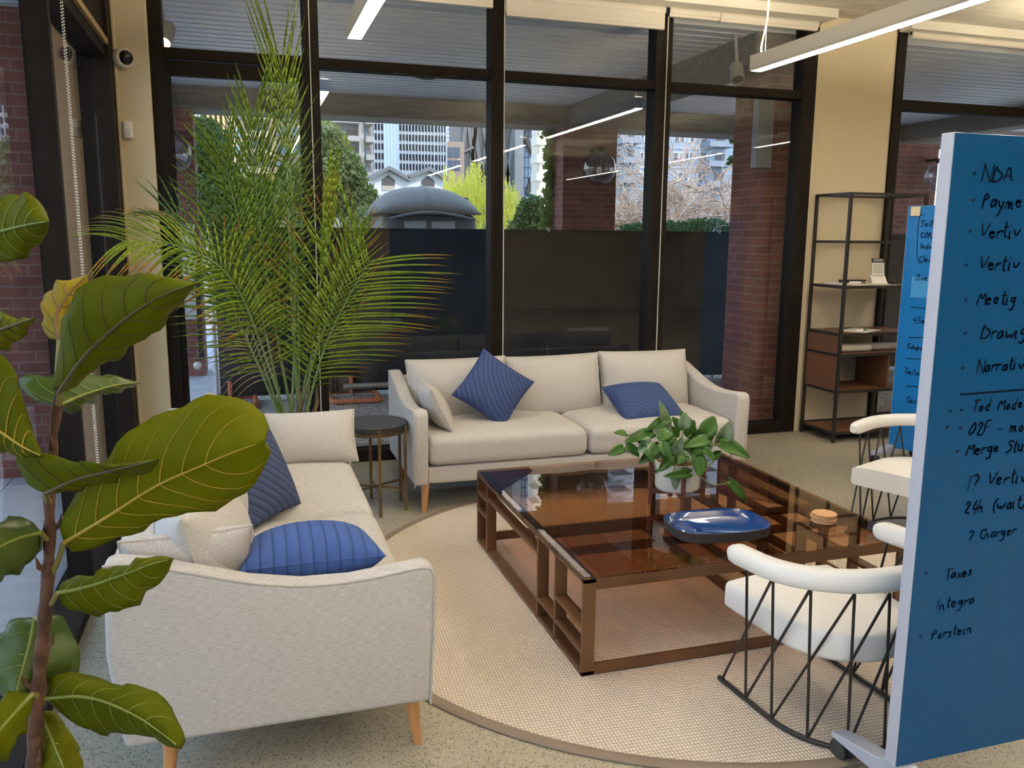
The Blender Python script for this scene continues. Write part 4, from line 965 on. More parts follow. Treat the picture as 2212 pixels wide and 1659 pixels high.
# ================================================================== MAJESTY PALM behind the side sofa
palm_g = leafmat('palm_green', (0.10, 0.175, 0.018), (0.19, 0.29, 0.035), (0.30, 0.44, 0.03), 0.4, 6)
palm_l = leafmat('palm_lime', (0.17, 0.26, 0.02), (0.29, 0.38, 0.03), (0.40, 0.50, 0.03), 0.4, 6)
palm_t = leafmat('palm_teal', (0.075, 0.16, 0.065), (0.14, 0.26, 0.11), (0.16, 0.3, 0.08), 0.4, 6)
palm_y = leafmat('palm_tip', (0.38, 0.27, 0.03), (0.32, 0.16, 0.03), (0.4, 0.25, 0.03), 0.5, 10)
palm_d = mottled('palm_dead', [(0.3, (0.33, 0.24, 0.13)), (0.7, (0.46, 0.36, 0.22))], 12, 0.8)
petio = mottled('palm_petiole', [(0.3, (0.12, 0.19, 0.06)), (0.7, (0.20, 0.27, 0.10))], 6, 0.45, 4, (1, 1, 0.3))
PR = np.array([0.265, 5.2, 0.0])
palm = thing('majesty_palm', 'tall feathery palm in the corner behind the side sofa, by the glazed door', 'plant', PR)
m = MB(); m.lathe([(0, 0), (0.15, 0), (0.185, 0.36), (0.19, 0.38), (0.175, 0.38), (0.17, 0.33), (0, 0.33)], 36); m.build('pot', mat('charcoal_pot', (0.05, 0.05, 0.055), 0.6), palm, True)
m = MB(); m.lathe([(0, 0.35), (0.171, 0.335)], 24); m.build('soil', soil_m, palm)
def frond(pts, s0, n, LL, ang, mg, mt=None, tipf=0.82, lr=(1, 1), droop=0.25, wd=0.017, rr=0.010, prof=0.6, nrm=(0, -1, 0.15), shrink=0.45, ang1=None):
    n = int(n*1.04); wd = wd*0.86; LL = LL*1.38; droop = droop*0.8
    P = [np.array([0.265+rnd.uniform(-.05, .05), 5.2+rnd.uniform(-.05, .05), 0.34])] + [at(*q) for q in pts]
    R_ = smoothline([p-PR for p in P], 70, 2)
    MB().tube(R_, [rr*(1-0.85*i/69) for i in range(70)], 7).build('petiole', petio, palm, True)
    g = MB(); nrm = np.array(nrm, float)
    for side in (-1, 1):
        for k in range(n):
            u = s0+(1-s0)*((k+rnd.uniform(0, .5))/n); fi = u*69; i = int(min(68, fi)); p = R_[i]+(R_[i+1]-R_[i])*(fi-i)
            tdir = R_[min(69, i+2)]-R_[max(0, i-2)]; tdir /= np.linalg.norm(tdir)
            nn = nrm+np.array([rnd.uniform(-.1, .1), 0, rnd.uniform(-.1, .1)])
            sd_ = np.cross(nn, tdir)*side; sd_ /= np.linalg.norm(sd_)
            t_ = (k+0.5)/n; a0 = ang+((ang1 if ang1 is not None else ang*0.45)-ang)*t_
            a = radians(a0+rnd.uniform(-2.5, 2.5)); L = LL*lr[0 if side < 0 else 1]*(sin(pi*(0.12+0.88*t_*prof+0.02)))*(1-shrink*t_)*rnd.uniform(0.88, 1.08)
            if L < 0.03: continue
            d = tdir*cos(a)+sd_*sin(a)+nn/np.linalg.norm(nn)*0.12; d /= np.linalg.norm(d)
            wv_ = np.cross(d, nn); wv_ /= np.linalg.norm(wv_)
            wv_ = wv_*0.85+nn/np.linalg.norm(nn)*0.4*side
            prev = None; K = 7
            for q in range(K+1):
                f = q/K; c = p+d*L*f+np.array([0, 0, -1])*droop*L*f*f
                h = wd*min(1.0, 0.4+2.4*f)*max(0.0, 1-f)**0.55*0.55
                cur = (c-wv_*h, c+wv_*h)
                if prev is not None:
                    g.cur = 1 if (mt is not None and f > tipf+rnd.uniform(-.1, .1)) else 0
                    g.add([prev[0], prev[1], cur[1], cur[0]], [(0, 1, 2, 3)])
                prev = cur
    o = g.build('frond', [mg, mt or mg], palm, True); so_ = o.modifiers.new('thick', 'SOLIDIFY'); so_.thickness = 0.0007
frond([(632, 700, 5.2), (625, 480, 5.2), (619, 330, 5.18), (612, 190, 5.15), (607, 130, 5.12)], 0.78, 9, 0.46, 24, palm_l, None, droop=0.0, shrink=0.1, lr=(0.8, 1.1), rr=0.013)
frond([(640, 700, 5.25), (632, 480, 5.25), (627, 300, 5.24), (622, 190, 5.24)], 0.45, 26, 0.20, 50, palm_g, None, droop=0.05, lr=(1, 0.6), rr=0.011, wd=0.011)
frond([(592, 700, 5.1), (563, 500, 5.0), (550, 380, 4.98), (547, 250, 4.95)], 0.42, 36, 0.60, 48, palm_g, None, droop=0.05, lr=(1.15, 0.8), ang1=14)
frond([(575, 720, 5.05), (545, 600, 4.95), (520, 500, 4.9), (500, 410, 4.85), (480, 330, 4.8)], 0.40, 34, 0.50, 52, palm_g, palm_l, droop=0.12, lr=(1.0, 1.0), ang1=20)
frond([(560, 730, 5.0), (522, 635, 4.85), (480, 575, 4.75), (410, 538, 4.65), (330, 518, 4.55), (262, 520, 4.5)], 0.42, 34, 0.42, 62, palm_l, palm_y, 0.74, (1.2, 0.9), 0.50, 0.017, nrm=(0.0, -1, 0.6), ang1=25)
frond([(560, 760, 5.1), (525, 670, 5.0), (495, 600, 4.95), (470, 545, 4.9)], 0.40, 26, 0.48, 78, palm_l, palm_g, 0.8, (1.1, 0.9), 0.10, ang1=40)
frond([(690, 780, 5.1), (722, 700, 5.0), (762, 625, 4.92), (803, 560, 4.85)], 0.34, 30, 0.48, 66, palm_l, palm_y, 0.80, (1.0, 1.25), 0.16, ang1=45, shrink=0.1, prof=0.62)
frond([(500, 650, 5.0), (440, 530, 4.9), (405, 475, 4.85), (352, 452, 4.8)], 0.55, 20, 0.38, 55, palm_t, None, 0.8, (1.0, 1.0), 0.12)
frond([(646, 700, 5.25), (640, 560, 5.25), (632, 440, 5.22), (622, 330, 5.2)], 0.40, 24, 0.33, 84, palm_g, palm_l, 0.8, (0.6, 1.0), 0.06, wd=0.014, ang1=60)
frond([(672, 760, 5.2), (692, 620, 5.15), (706, 500, 5.12), (717, 380, 5.1)], 0.62, 12, 0.35, 10, palm_l, None, 0.8, (1.0, 1.0), 0.0, wd=0.02)
frond([(675, 780, 5.15), (720, 660, 5.1), (752, 580, 5.05), (770, 500, 5.0)], 0.45, 22, 0.34, 45, palm_l, palm_y, 0.75, (1.0, 0.7), 0.02)
if 0: frond([(610, 790, 5.3), (585, 690, 5.35), (560, 600, 5.35), (520, 545, 5.35)], 0.35, 24, 0.42, 60, palm_g, None, 0.8, (1.0, 1.0), 0.15)
frond([(660, 800, 5.25), (690, 740, 5.3), (705, 690, 5.3), (690, 640, 5.3)], 0.35, 18, 0.30, 60, palm_g, palm_l, 0.8, (1.0, 1.0), 0.2)
frond([(585, 830, 5.05), (560, 790, 5.0), (530, 735, 4.95), (505, 700, 4.92)], 0.55, 14, 0.34, 60, palm_d, None, 0.8, (1.0, 1.0), 0.9, 0.008, 0.006)
for x in (600, 630, 650, 668, 685):
    q = at(x, 870, 5.2+rnd.uniform(-.06, .06))
    MB().tube([np.array([0.265+rnd.uniform(-.06, .06), 5.2, 0.33])-PR, q-PR, q-PR+np.array([rnd.uniform(-.02, .02), 0, 0.10])], [0.016, 0.012, 0.005], 8).build('stalk_base', mottled('palm_stalk', [(0.3, (0.10, 0.085, 0.035)), (0.7, (0.20, 0.13, 0.06))], 10, 0.7), palm, True)

# ================================================================== OUTSIDE: FENCE, LAMPS, NEAR THINGS
FY = 8.55
t = thing('mesh_fence', 'black windscreen mesh fence standing on the terrace behind the glass', 'fence', (-0.3, FY, 0))
m = MB(); W_ = 10.3; nx = 60; nz = 8
m.grid([[(0.03+W_*i/nx, 0.012*sin(i*0.7+j*0.5)+0.008*sin(i*2.3), 0.04+1.61*j/nz) for j in range(nz+1)] for i in range(nx+1)])
sc = m.build('screen', screen_m, t, True); q = sc.modifiers.new('thick', 'SOLIDIFY'); q.thickness = 0.003
steel_m = mat('galvanised_steel', (0.30, 0.31, 0.32), 0.45, 0.5)
m = MB(); m.tube([(0, 0.03, 1.66), (W_+0.03, 0.03, 1.66)], 0.019, 10); m.build('top_rail', black_m, t, True)
m = MB(); m.tube([(0, 0.03, 0.06), (W_+0.03, 0.03, 0.06)], 0.017, 10); m.build('bottom_rail', steel_m, t, True)
for x in (0.0, 1.33, 3.4, 5.45, 7.5, 9.6): m = MB(); m.tube([(x, 0.03, 0.0), (x, 0.03, 1.70)], 0.021, 10); m.build('post', steel_m if x else mat('pale_post', (0.5, 0.52, 0.55), 0.5), t, True)
def stand(x, label):
    t = thing('fence_stand', label, 'fence foot', (x, FY, 0), 0, 'orange fence feet')
    loop = smoothline([(0, 0.05, 0.03), (-0.21, 0.05, 0.03), (-0.235, 0.02, 0.03), (-0.235, -0.42, 0.03), (-0.20, -0.47, 0.03), (0.20, -0.47, 0.03), (0.235, -0.42, 0.03), (0.235, 0.02, 0.03), (0.21, 0.05, 0.03), (0, 0.05, 0.03)], 60, 2)
    MB().tube(loop, 0.024, 10).build('base_loop', orange_m, t, True)
    MB().tube([(0, -0.02, 0.03), (0, -0.02, 0.2)], 0.021, 10).build('upright', orange_m, t, True)
stand(0.985, 'orange tubular foot of the mesh fence beside the round table'); stand(-0.18, 'orange tubular foot of the mesh fence behind the palm')
o = MB(); o.tube([(0.9, FY-0.09, 0.11), (2.0, FY-0.09, 0.11), (2.05, FY-0.09, 0.11)], 0.03, 10); o.tube([(1.55, FY-0.09, 0.11), (1.60, FY-0.09, 0.11)], 0.036, 10)
tag(o.build('conduit_pipe', steel_m, None, True), 'grey conduit pipe lying along the foot of the mesh fence', 'pipe')
def globe(x, y, z, r, label, side=0):
    t = thing('globe_lamp', label, 'lamp', (x, y, z), 0, 'clear globe lamps')
    m = MB(); m.lathe([(r*sin(a), -r*cos(a)) for a in np.linspace(0.0001, pi-0.25, 40)], 48); m.build('globe', globe_m, t, True)
    m = MB(); m.lathe([(0, r*0.93), (r*0.36, r*0.93), (r*0.34, r*1.1), (r*0.18, r*1.25), (0, r*1.25)], 24); m.build('cap', black_m, t, True)
    m = MB(); m.tube([(0, 0, r*1.16), (0, 10.2-y, r*1.16)], 0.022, 10); m.build('bracket', black_m, t, True)
    m = MB(); m.tube([(0, 0, r*0.93), (0, 0, 0.02)], 0.022, 10); m.build('socket', mat('socket', (0.10, 0.08, 0.07), 0.5), t, True)
    m = MB(); m.lathe([(0.0, -0.075), (0.022, -0.065), (0.032, -0.04), (0.022, 0.0), (0.014, 0.02), (0, 0.02)], 16); m.build('bulb', mat('frosted_bulb', (0.75, 0.72, 0.66), 0.3), t, True)
g = at(1294, 364, 9.93); globe(g[0], 9.93, g[2], 0.208, 'clear globe lamp on the brick pillar behind the sofa')
g = at(370, 332, 9.93); globe(g[0], 9.93, g[2], 0.208, 'clear globe lamp half hidden at the door jamb near the palm')
g = at(2031, 382, 9.93); globe(g[0], 9.93, g[2], 0.208, 'clear globe lamp peeking out beside the tall blue board')
def spot(px, py, Y, label, lit):
    p = at(px, py, Y); t = thing('canopy_spotlight', label, 'lamp', p, 0, 'canopy spotlights')
    MB().tube([(0, 0, 0.03), (-0.03, 0, 3.2-p[2])], 0.014, 8).build('stem', mat('spot_grey', (0.36, 0.34, 0.32), 0.5), t, True)
    m = MB(); m.lathe([(0, 0.085), (0.045, 0.085), (0.055, 0.06), (0.055, -0.08), (0.048, -0.08), (0.048, -0.05), (0, -0.05)], 24)
    M = Matrix.Rotation(radians(14), 4, 'Y') @ Matrix.Rotation(radians(-34), 4, 'X'); m.xform(M).build('head', MATS['spot_grey'], t, True)
    m = MB(); m.lathe([(0, -0.066), (0.045, -0.066), (0.045, -0.058), (0, -0.058)], 20)
    m.xform(M).build('lens', mat('lit_lens', (1, 0.8, 0.5), 0.4, emit=(1, 0.72, 0.38), estr=9.0) if lit else rubber_m, t)
spot(358, 74, 6.55, 'lit spotlight under the canopy above the glazed door', True)
spot(1592, 158, 6.22, 'unlit grey spotlight hanging under the canopy by the brick pier', False)
p0 = at(1633, 212, 6.33); p1 = at(1655, 364, 6.33)
o = bx('wall_panel', mat('grey_panel', (0.22, 0.23, 0.25), 0.5), ((p0[0], 6.28, p1[2]), (p1[0]+0.015, 6.36, p0[2])), bevel=0.003); tag(o, 'narrow grey panel fixed on the brick pier outside', 'panel')

# portable restroom with a domed roof
def porta():
    Y = 12.0; c = at(928, 490, Y); x0 = at(818, 490, Y)[0]; x1 = at(1036, 490, Y)[0]; w2 = (x1-x0)/2; cx = (x0+x1)/2
    t = thing('portable_restroom', 'grey portable restroom with domed roof rising above the mesh fence', 'restroom', (cx, Y, -0.16))
    zr = at(920, 470, Y)[2]+0.16; zt = at(920, 405, Y)[2]+0.16; ze = at(920, 455, Y)[2]+0.16
    gm = mat('grey_plastic_shell', (0.15, 0.138, 0.125), 0.75)
    m = MB(); m.rbox((w2*0.94, w2*0.8, ze/2-0.03), 0.08, 8, c=(0, w2*0.8, ze/2-0.02)); m.build('cabin', gm, t, True)
    m = MB(); P = []
    for i in range(25):
        u = i/12-1; row = []
        for j in range(25):
            v = j/12-1; k = (1-abs(u)**2.4)*(1-abs(v)**2.4)
            z = ze-0.05+(zt-ze+0.05)*max(0, k)**0.55 + 0.018*(1 if (j % 5) < 2 else 0)*(1-abs(v)) + (0.03 if abs(u+v*0.0) < 0.06 else 0)
            row.append((u*w2*1.02, w2*0.8+v*w2*0.84, z))
        P.append(row)
    m.grid(P); r = m.build('roof', mat('roof_shell', (0.165, 0.148, 0.132), 0.8), t, True); q = r.modifiers.new('thick', 'SOLIDIFY'); q.thickness = 0.02
    m = MB(); m.tube(smoothline([(-w2*0.8, -0.05, ze-0.12), (-w2*0.4, -0.06, ze-0.045), (0, -0.065, ze-0.02), (w2*0.4, -0.06, ze-0.045), (w2*0.9, -0.05, ze-0.12)], 30), 0.02, 10); m.build('front_lip', gm, t, True)
    m = MB(); m.tube(smoothline([(-w2*0.62, -0.02, ze), (-w2*0.5, 0.2, zt-0.12), (0, w2*0.8, zt+0.015)], 20), 0.02, 8); m.build('roof_ridge', gm, t, True)
    vp_ = at(1014, 425, Y); m = MB(); m.tube([(vp_[0]-cx, w2*0.5, ze), (vp_[0]-cx, w2*0.5, vp_[2]+0.16)], 0.075, 16); m.build('vent_pipe', gm, t, True)
    pm = mat('pale_vent_panel', (0.36, 0.35, 0.33), 0.6)
    for x0_, x1_ in ((-w2*0.45, -w2*0.08), (w2*0.03, w2*0.5)):
        m = MB(); m.prism([(x0_, ze-0.42), (x1_, ze-0.42), (x1_, ze-0.14), (x0_-(0.05 if x0_ < 0 else 0), ze-0.15)], 0.02, 'y', -0.015); m.build('vent_panel', pm, t)
porta()

# ------------------------------------------------------------------ trees
def leafcloud(mb, c, r, n, s, rg, squash=1.0):
    for _ in range(n):
        d = np.array([rg.gauss(0, 1), rg.gauss(0, 1), rg.gauss(0, 1)]); d /= np.linalg.norm(d); d *= rg.random()**0.4
        p = np.array(c)+d*np.array(r)
        a = np.array([rg.gauss(0, 1), rg.gauss(0, 1), rg.gauss(0, 1)*squash]); a /= np.linalg.norm(a)
        b = np.cross(a, [rg.gauss(0, 1), rg.gauss(0, 1), rg.gauss(0, 1)]); b /= np.linalg.norm(b); k = s*rg.uniform(0.6, 1.3)
        mb.add([p-a*k, p-b*k*0.45, p+a*k, p+b*k*0.45], [(0, 1, 2, 3)])
tr_bark = mottled('tree_bark', [(0.3, (0.20, 0.16, 0.13)), (0.7, (0.36, 0.31, 0.27))], 8, 0.9)
lf_dk = leafmat('foliage_dark', (0.03, 0.075, 0.022), (0.07, 0.13, 0.04), (0.05, 0.11, 0.02), 0.6, 1.2)
lf_gr = leafmat('foliage_green', (0.11, 0.16, 0.055), (0.24, 0.29, 0.13), (0.20, 0.27, 0.07), 0.6, 1.2)
lf_wl = leafmat('foliage_willow', (0.38, 0.39, 0.05), (0.58, 0.56, 0.10), (0.6, 0.6, 0.06), 0.6, 1.0)
def tree(name, label, blobs, Y, trunk, mt, n, s, seed):
    rg = random.Random(seed); base = at(trunk, 480, Y); base[2] = -0.16
    t = thing(name, label, 'tree', base); m = MB(); tops = []
    for px, py, rx, ry in blobs:
        c = at(px, py, Y); R1 = np.linalg.norm(at(px+rx, py, Y)-c); R2 = np.linalg.norm(at(px, py+ry, Y)-c); tops.append(c-base)
        leafcloud(m, c-base, (R1, R1*0.8, R2), int(n*1.5*rx*ry/1500), s*0.66, rg)
    m.build('foliage', mt, t)
    q = MB(); top = tops[0]; q.tube(smoothline([(0, 0, 0), (0.05, 0, top[2]*0.4), (top[0]*0.6, 0, top[2]*0.75), tuple(top)], 16), [0.14-0.008*i for i in range(16)], 10); tk = q.build('trunk', tr_bark, t, True)
    for c in tops[1:]:
        MB().tube(smoothline([(0.03, 0, max(0.3, c[2]*0.45)), tuple(c*0.75+np.array([0, 0, c[2]*0.1])), tuple(c)], 10), [0.06-0.005*i for i in range(10)], 7).build('branch', tr_bark, tk, True)
tree('leafy_tree', 'dark green tree beside the corner brick pillar, behind the palm', [(455, 330, 45, 70), (440, 290, 30, 40), (470, 430, 60, 90), (560, 440, 60, 60)], 17, 445, lf_dk, 900, 0.10, 1)
tree('leafy_tree', 'tall grey-green tree whose crown shows between the palm and the dome roof', [(725, 390, 70, 80), (770, 440, 50, 60), (705, 310, 40, 45), (650, 420, 60, 70)], 15.5, 700, lf_gr, 900, 0.085, 2)
tree('leafy_tree', 'small sunlit yellow-green tree in front of the balcony apartments', [(715, 320, 40, 50), (735, 345, 35, 35), (700, 285, 22, 28)], 19, 712, leafmat('foliage_sunlit', (0.16, 0.20, 0.03), (0.30, 0.33, 0.07), (0.25, 0.3, 0.04), 0.6, 1.2), 900, 0.10, 3)
tree('round_bush', 'dark dense bush beside the brick pillar with ivy', [(1150, 470, 38, 50), (1135, 500, 40, 40)], 14, 1150, lf_dk, 1200, 0.06, 4)
tree('low_shrub', 'small green shrub beside the portable restroom', [(795, 475, 32, 35), (770, 500, 40, 35)], 14.6, 795, lf_gr, 1000, 0.06, 5)
tree('pine_tree', 'dark pine tree standing near the pale apartment block', [(1605, 300, 30, 14), (1612, 325, 26, 12), (1598, 348, 26, 12), (1615, 375, 22, 14)], 30, 1622, lf_dk, 1500, 0.15, 6)
tree('clipped_hedge', 'low green hedge under the bare tree behind the fence', [(1385, 498, 50, 18), (1450, 497, 60, 20), (1520, 494, 60, 24), (1600, 499, 50, 18)], 13.0, 1480, lf_dk, 1500, 0.05, 7)
tree('street_tree', 'sunlit yellow street tree seen through the side glass', [(-8, 345, 34, 40), (12, 380, 22, 30)], 24, 5, MATS['foliage_sunlit'], 1500, 0.16, 8)
# weeping willow
def willow():
    rg = random.Random(5); Y = 19; base = at(1060, 500, Y); base[2] = -0.16
    t = thing('weeping_willow', 'bright yellow weeping willow beside the dome roof', 'tree', base); m = MB()
    for _ in range(520):
        px = rg.uniform(958, 1128); top = 352+abs(px-1030)*0.55*(1 if px > 1030 else 0.35)+rg.uniform(0, 70)+14*sin(px*0.09)
        c = at(px, top, Y+rg.uniform(-1.6, 1.6))-base; L = rg.uniform(0.7, 2.0); n = int(L/0.05); dx = rg.uniform(-.1, .1)
        for k in range(n):
            p = c+np.array([dx*k/n+rg.uniform(-.02, .02), rg.uniform(-.02, .02), -k*0.05]); s = 0.045
            a = np.array([rg.uniform(-.4, .4), rg.uniform(-.4, .4), -1]); a /= np.linalg.norm(a); b = np.cross(a, [rg.uniform(-1, 1), rg.uniform(-1, 1), 0.1]); b /= np.linalg.norm(b)
            m.add([p, p+a*s+b*0.014, p+a*s*2, p+a*s-b*0.014], [(0, 1, 2, 3)])
    m.build('foliage', lf_wl, t)
    tk = MB().tube(smoothline([(0, 0, 0), (0.1, 0, 0.9), (-0.1, 0, 1.6), (0.05, 0, 2.3)], 14), [0.2-0.011*i for i in range(14)], 10).build('trunk', tr_bark, t, True)
    for k in range(9):
        a = k*0.7; MB().tube(smoothline([(0, 0, 1.2+k*0.1), (0.4*cos(a), 0.4*sin(a), 1.7+k*0.1), (0.8*cos(a), 0.8*sin(a), 2.0+k*0.06)], 8), [0.06-0.006*i for i in range(8)], 6).build('branch', tr_bark, tk, True)
willow()
# bare winter trees
twig_m = mottled('bare_twigs', [(0.3, (0.40, 0.27, 0.20)), (0.7, (0.66, 0.52, 0.42))], 3, 0.8)
def bare(label, px, Y, top, spread, seed):
    rg = random.Random(seed); base = at(px, 500, Y); base[2] = -0.16; H = at(px, top, Y)[2]+0.16
    t = thing('bare_tree', label, 'tree', base, 0, 'bare winter trees'); tw = MB()
    def grow(p, d, L, r, lev, mb):
        n = 5; pts = [p]; q = np.array(p)
        for i in range(n):
            d = d+np.array([rg.gauss(0, .22), rg.gauss(0, .22), rg.gauss(0.02, .16)]); d /= np.linalg.norm(d); q = q+d*L/n; pts.append(q)
        mb.tube(pts, [r*(1-0.6*i/n) for i in range(n+1)], 5 if lev > 1 else 8, cap=False)
        if lev < 4:
            for k in range({0: 6, 1: 6, 2: 6, 3: 4}[lev]):
                j = rg.randint(2, n); nd = d+np.array([rg.gauss(0, .75)*spread, rg.gauss(0, .6), rg.gauss(0.12, .55)]); nd /= np.linalg.norm(nd)
                grow(pts[j], nd, L*rg.uniform(0.5, 0.8), max(0.0085, r*0.52), lev+1, tw if lev >= 1 else mb)
    tk = MB(); grow(np.zeros(3), np.array([0.05, 0, 1.0]), H*0.55, 0.075, 0, tk)
    tk.build('trunk', twig_m, t, True); tw.build('twigs', twig_m, t, True)
bare('bare pale-twigged tree right beside the globe-lamp pillar', 1365, 14.2, 355, 1.5, 21)
bare('bare pale-twigged tree behind the mullion beside the pier', 1455, 13.8, 345, 1.6, 22)
bare('bare pale-twigged tree with upright shoots beside the brick pier', 1575, 14.0, 330, 1.5, 23)
bare('bare pale-twigged tree leaning toward the globe-lamp pillar', 1410, 14.5, 350, 1.7, 25)
bare('bare pale-twigged tree filling the gap behind the hedge', 1515, 14.8, 345, 1.6, 24)
# ivy on the pillars
def ivy(label, x, y, z0, z1, seed, n=260, s=0.045, wx=0.07):
    rg = random.Random(seed); t = thing('ivy', label, 'ivy', (x, y, z0)); m = MB()
    for _ in range(n):
        z = rg.uniform(0, z1-z0); k = 0.5+0.5*sin(z*4+seed); p = np.array([rg.gauss(-0.02, wx*(0.35+k*0.6)), rg.uniform(-0.12, 0.06), z])
        a = np.array([rg.gauss(0, 1), rg.gauss(0, .5), rg.gauss(-.3, 1)]); a /= np.linalg.norm(a); b = np.cross(a, [rg.gauss(0, .3), -1, rg.gauss(0, .3)]); b /= np.linalg.norm(b)
        m.add([p-a*s, p-b*s*0.8+a*s*0.2, p+a*s, p+b*s*0.8+a*s*0.2], [(0, 1, 2, 3)])
    m.build('leaves', lf_gr if seed % 2 else lf_dk, t)
    MB().tube([(0, 0.02, 0), (0.01, 0.02, (z1-z0)*0.5), (-0.01, 0.02, z1-z0)], 0.008, 6).build('stem', tr_bark, t)
ivy('green ivy climbing the shadowed edge of the globe-lamp brick pillar', 3.85, 10.62, 1.2, 2.95, 31, 420)
ivy('dark ivy hanging down the edge of the pier outside the side glass', -1.80, 6.14, 0.5, 2.2, 32, 420, 0.04, 0.05)

# ================================================================== FAR BUILDINGS
def bmat(n, c): return mat(n, c, 0.75)
wg = mat('far_window_glass', (0.07, 0.11, 0.17), 0.4, spec=0.3); wgl = mat('far_window_pale', (0.30, 0.38, 0.48), 0.4, spec=0.3); wgd = mat('far_window_dark', (0.02, 0.026, 0.04), 0.8, spec=0.1)
class Bld:
    def __init__(s, name, label, px0, px1, pyt, Y, depth, m, pyr=300):
        s.Y = Y; a, b = at(px0, pyr, Y), at(px1, pyr, Y); s.x0, s.x1 = a[0], b[0]; s.top = at((px0+px1)/2, pyt, Y)[2]
        s.o = np.array([(s.x0+s.x1)/2, Y, -0.3]); s.t = thing(name, label, 'building', s.o)
        bb = MB(); bb.box((s.x0-s.o[0], 0, 0), (s.x1-s.o[0], depth, s.top+0.3)); s.w = bb.build('wall', m, s.t)
    def part(s, name, m, x0, y0, x1, y1, d0=-0.05, d1=0.05, par=None):
        a, b = at(x0, y0, s.Y)-s.o, at(x1, y1, s.Y)-s.o; a[0] = at(x0, 330, s.Y)[0]-s.o[0]; b[0] = at(x1, 330, s.Y)[0]-s.o[0]; bb = MB(); bb.box((a[0], d0*s.Y/40, min(a[2], b[2])), (b[0], d1*s.Y/40, max(a[2], b[2]))); return bb.build(name, m, par or s.t)
    def balcony(s, x0, y0, x1, y1, mw, mr):
        r = s.part('balcony', mr, x0, y1-(y1-y0)*0.42, x1, y1, -1.0, 0.02); s.part('recess', mw, x0, y0, x1, y1-(y1-y0)*0.40, -0.01, 0.3)  # flat panel; the shade of the recess is put into its colour
        s.part('glass_door', wgl, x0+(x1-x0)*0.25, y0+2, x0+(x1-x0)*0.6, y1-(y1-y0)*0.36, -0.02, 0.0)
cream_b = bmat('warm_render', (0.46, 0.37, 0.26)); grey_b = bmat('pale_grey_concrete', (0.34, 0.335, 0.33)); shade_b = bmat('recess_grey', (0.20, 0.19, 0.19)); white_b = bmat('white_render', (0.42, 0.46, 0.54)); blue_b = bmat('cool_white_render', (0.28, 0.36, 0.48))  # warm sun and bluish shade are put into the cream and blue facades
b1 = Bld('striped_tower', 'distant tower with brown and cream vertical stripes above the dark tree', 418, 492, -200, 120, 20, bmat('brown_fins', (0.22, 0.14, 0.09)))
for k in range(5): b1.part('fin', bmat('gold_fin', (0.72, 0.56, 0.28)), 440+k*11, 130, 445+k*11, 480, -0.3, 0.0)
b1.part('corner_panel', bmat('grey_panel_far', (0.46, 0.42, 0.40)), 420, 130, 438, 480, -0.2, 0.0)
b2 = Bld('apartment_block', 'sunlit beige apartment block with balconies behind the palm', 494, 668, -160, 80, 16, cream_b)
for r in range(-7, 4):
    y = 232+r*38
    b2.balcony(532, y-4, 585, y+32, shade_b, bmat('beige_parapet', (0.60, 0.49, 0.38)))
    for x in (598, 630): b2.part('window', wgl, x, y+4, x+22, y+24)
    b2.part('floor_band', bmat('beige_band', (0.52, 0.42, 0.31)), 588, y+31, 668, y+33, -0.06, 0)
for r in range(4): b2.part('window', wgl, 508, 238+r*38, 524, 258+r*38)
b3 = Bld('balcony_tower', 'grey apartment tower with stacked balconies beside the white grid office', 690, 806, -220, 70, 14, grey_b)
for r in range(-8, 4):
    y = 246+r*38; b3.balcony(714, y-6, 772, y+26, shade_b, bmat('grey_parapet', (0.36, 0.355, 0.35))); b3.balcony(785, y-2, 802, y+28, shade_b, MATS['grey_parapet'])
    b3.part('window', wgl, 692, y, 710, y+20)
b3.part('rib', bmat('grey_rib', (0.42, 0.41, 0.40)), 773, -210, 784, 480, -0.5, 0)
b4 = Bld('office_slab', 'wide white office slab with a grid of narrow dark windows', 793, 966, -120, 250, 40, bmat('white_grid', (0.40, 0.45, 0.53)))  # bluish shade is put into the white of the slab
for k, x in enumerate([803+6.9*i for i in range(4)]+[863+6.85*i for i in range(11)]+[940+5.9*i for i in range(4)]):
    for r in range(5):
        y = 246+21*r+(x-803)*0.035; b4.part('window', wgd, x, y, x+(4.2 if x < 938 else 3.6), y+13.5, -0.04, 0.02)
rest = MB()
for x in [803+6.9*i for i in range(4)]+[863+6.85*i for i in range(11)]+[940+5.9*i for i in range(4)]:
    y = 351+(x-803)*0.035; a, c = at(x, y, 250)-b4.o, at(x+4.2, y+13.5, 250)-b4.o; rest.box((a[0], -0.25, c[2]), (c[0], 0.1, a[2]))
q = rest.build('window_row', wgd, b4.t); q['kind'] = 'stuff'
b4.part('glazed_strip', bmat('sky_blue_glass', (0.42, 0.56, 0.74)), 830, -118, 861, 470, -0.03, 0.02)
for x in [801+6.9*i for i in range(5)]+[836, 843, 850, 856]+[861+6.85*i for i in range(12)]+[945+5.9*i for i in range(4)]: b4.part('mullion', bmat('white_mullion', (0.46, 0.51, 0.59)), x, -118, x+1.3, 470, -0.08, 0)
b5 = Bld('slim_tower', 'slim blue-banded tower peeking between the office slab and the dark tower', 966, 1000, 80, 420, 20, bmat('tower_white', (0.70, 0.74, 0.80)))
for r in range(6): b5.part('glass_band', bmat('tower_blue', (0.30, 0.45, 0.68)), 964, 250+9*r, 984, 254+9*r, -0.04, 0.02)
b5b = Bld('brown_block', 'low brown building with square dark windows below the slim tower', 964, 1003, 306, 290, 12, bmat('brown_stone', (0.34, 0.26, 0.22)))
for x in (966, 981):
    for y in (318, 346): b5b.part('window', wg, x, y, x+12, y+22)
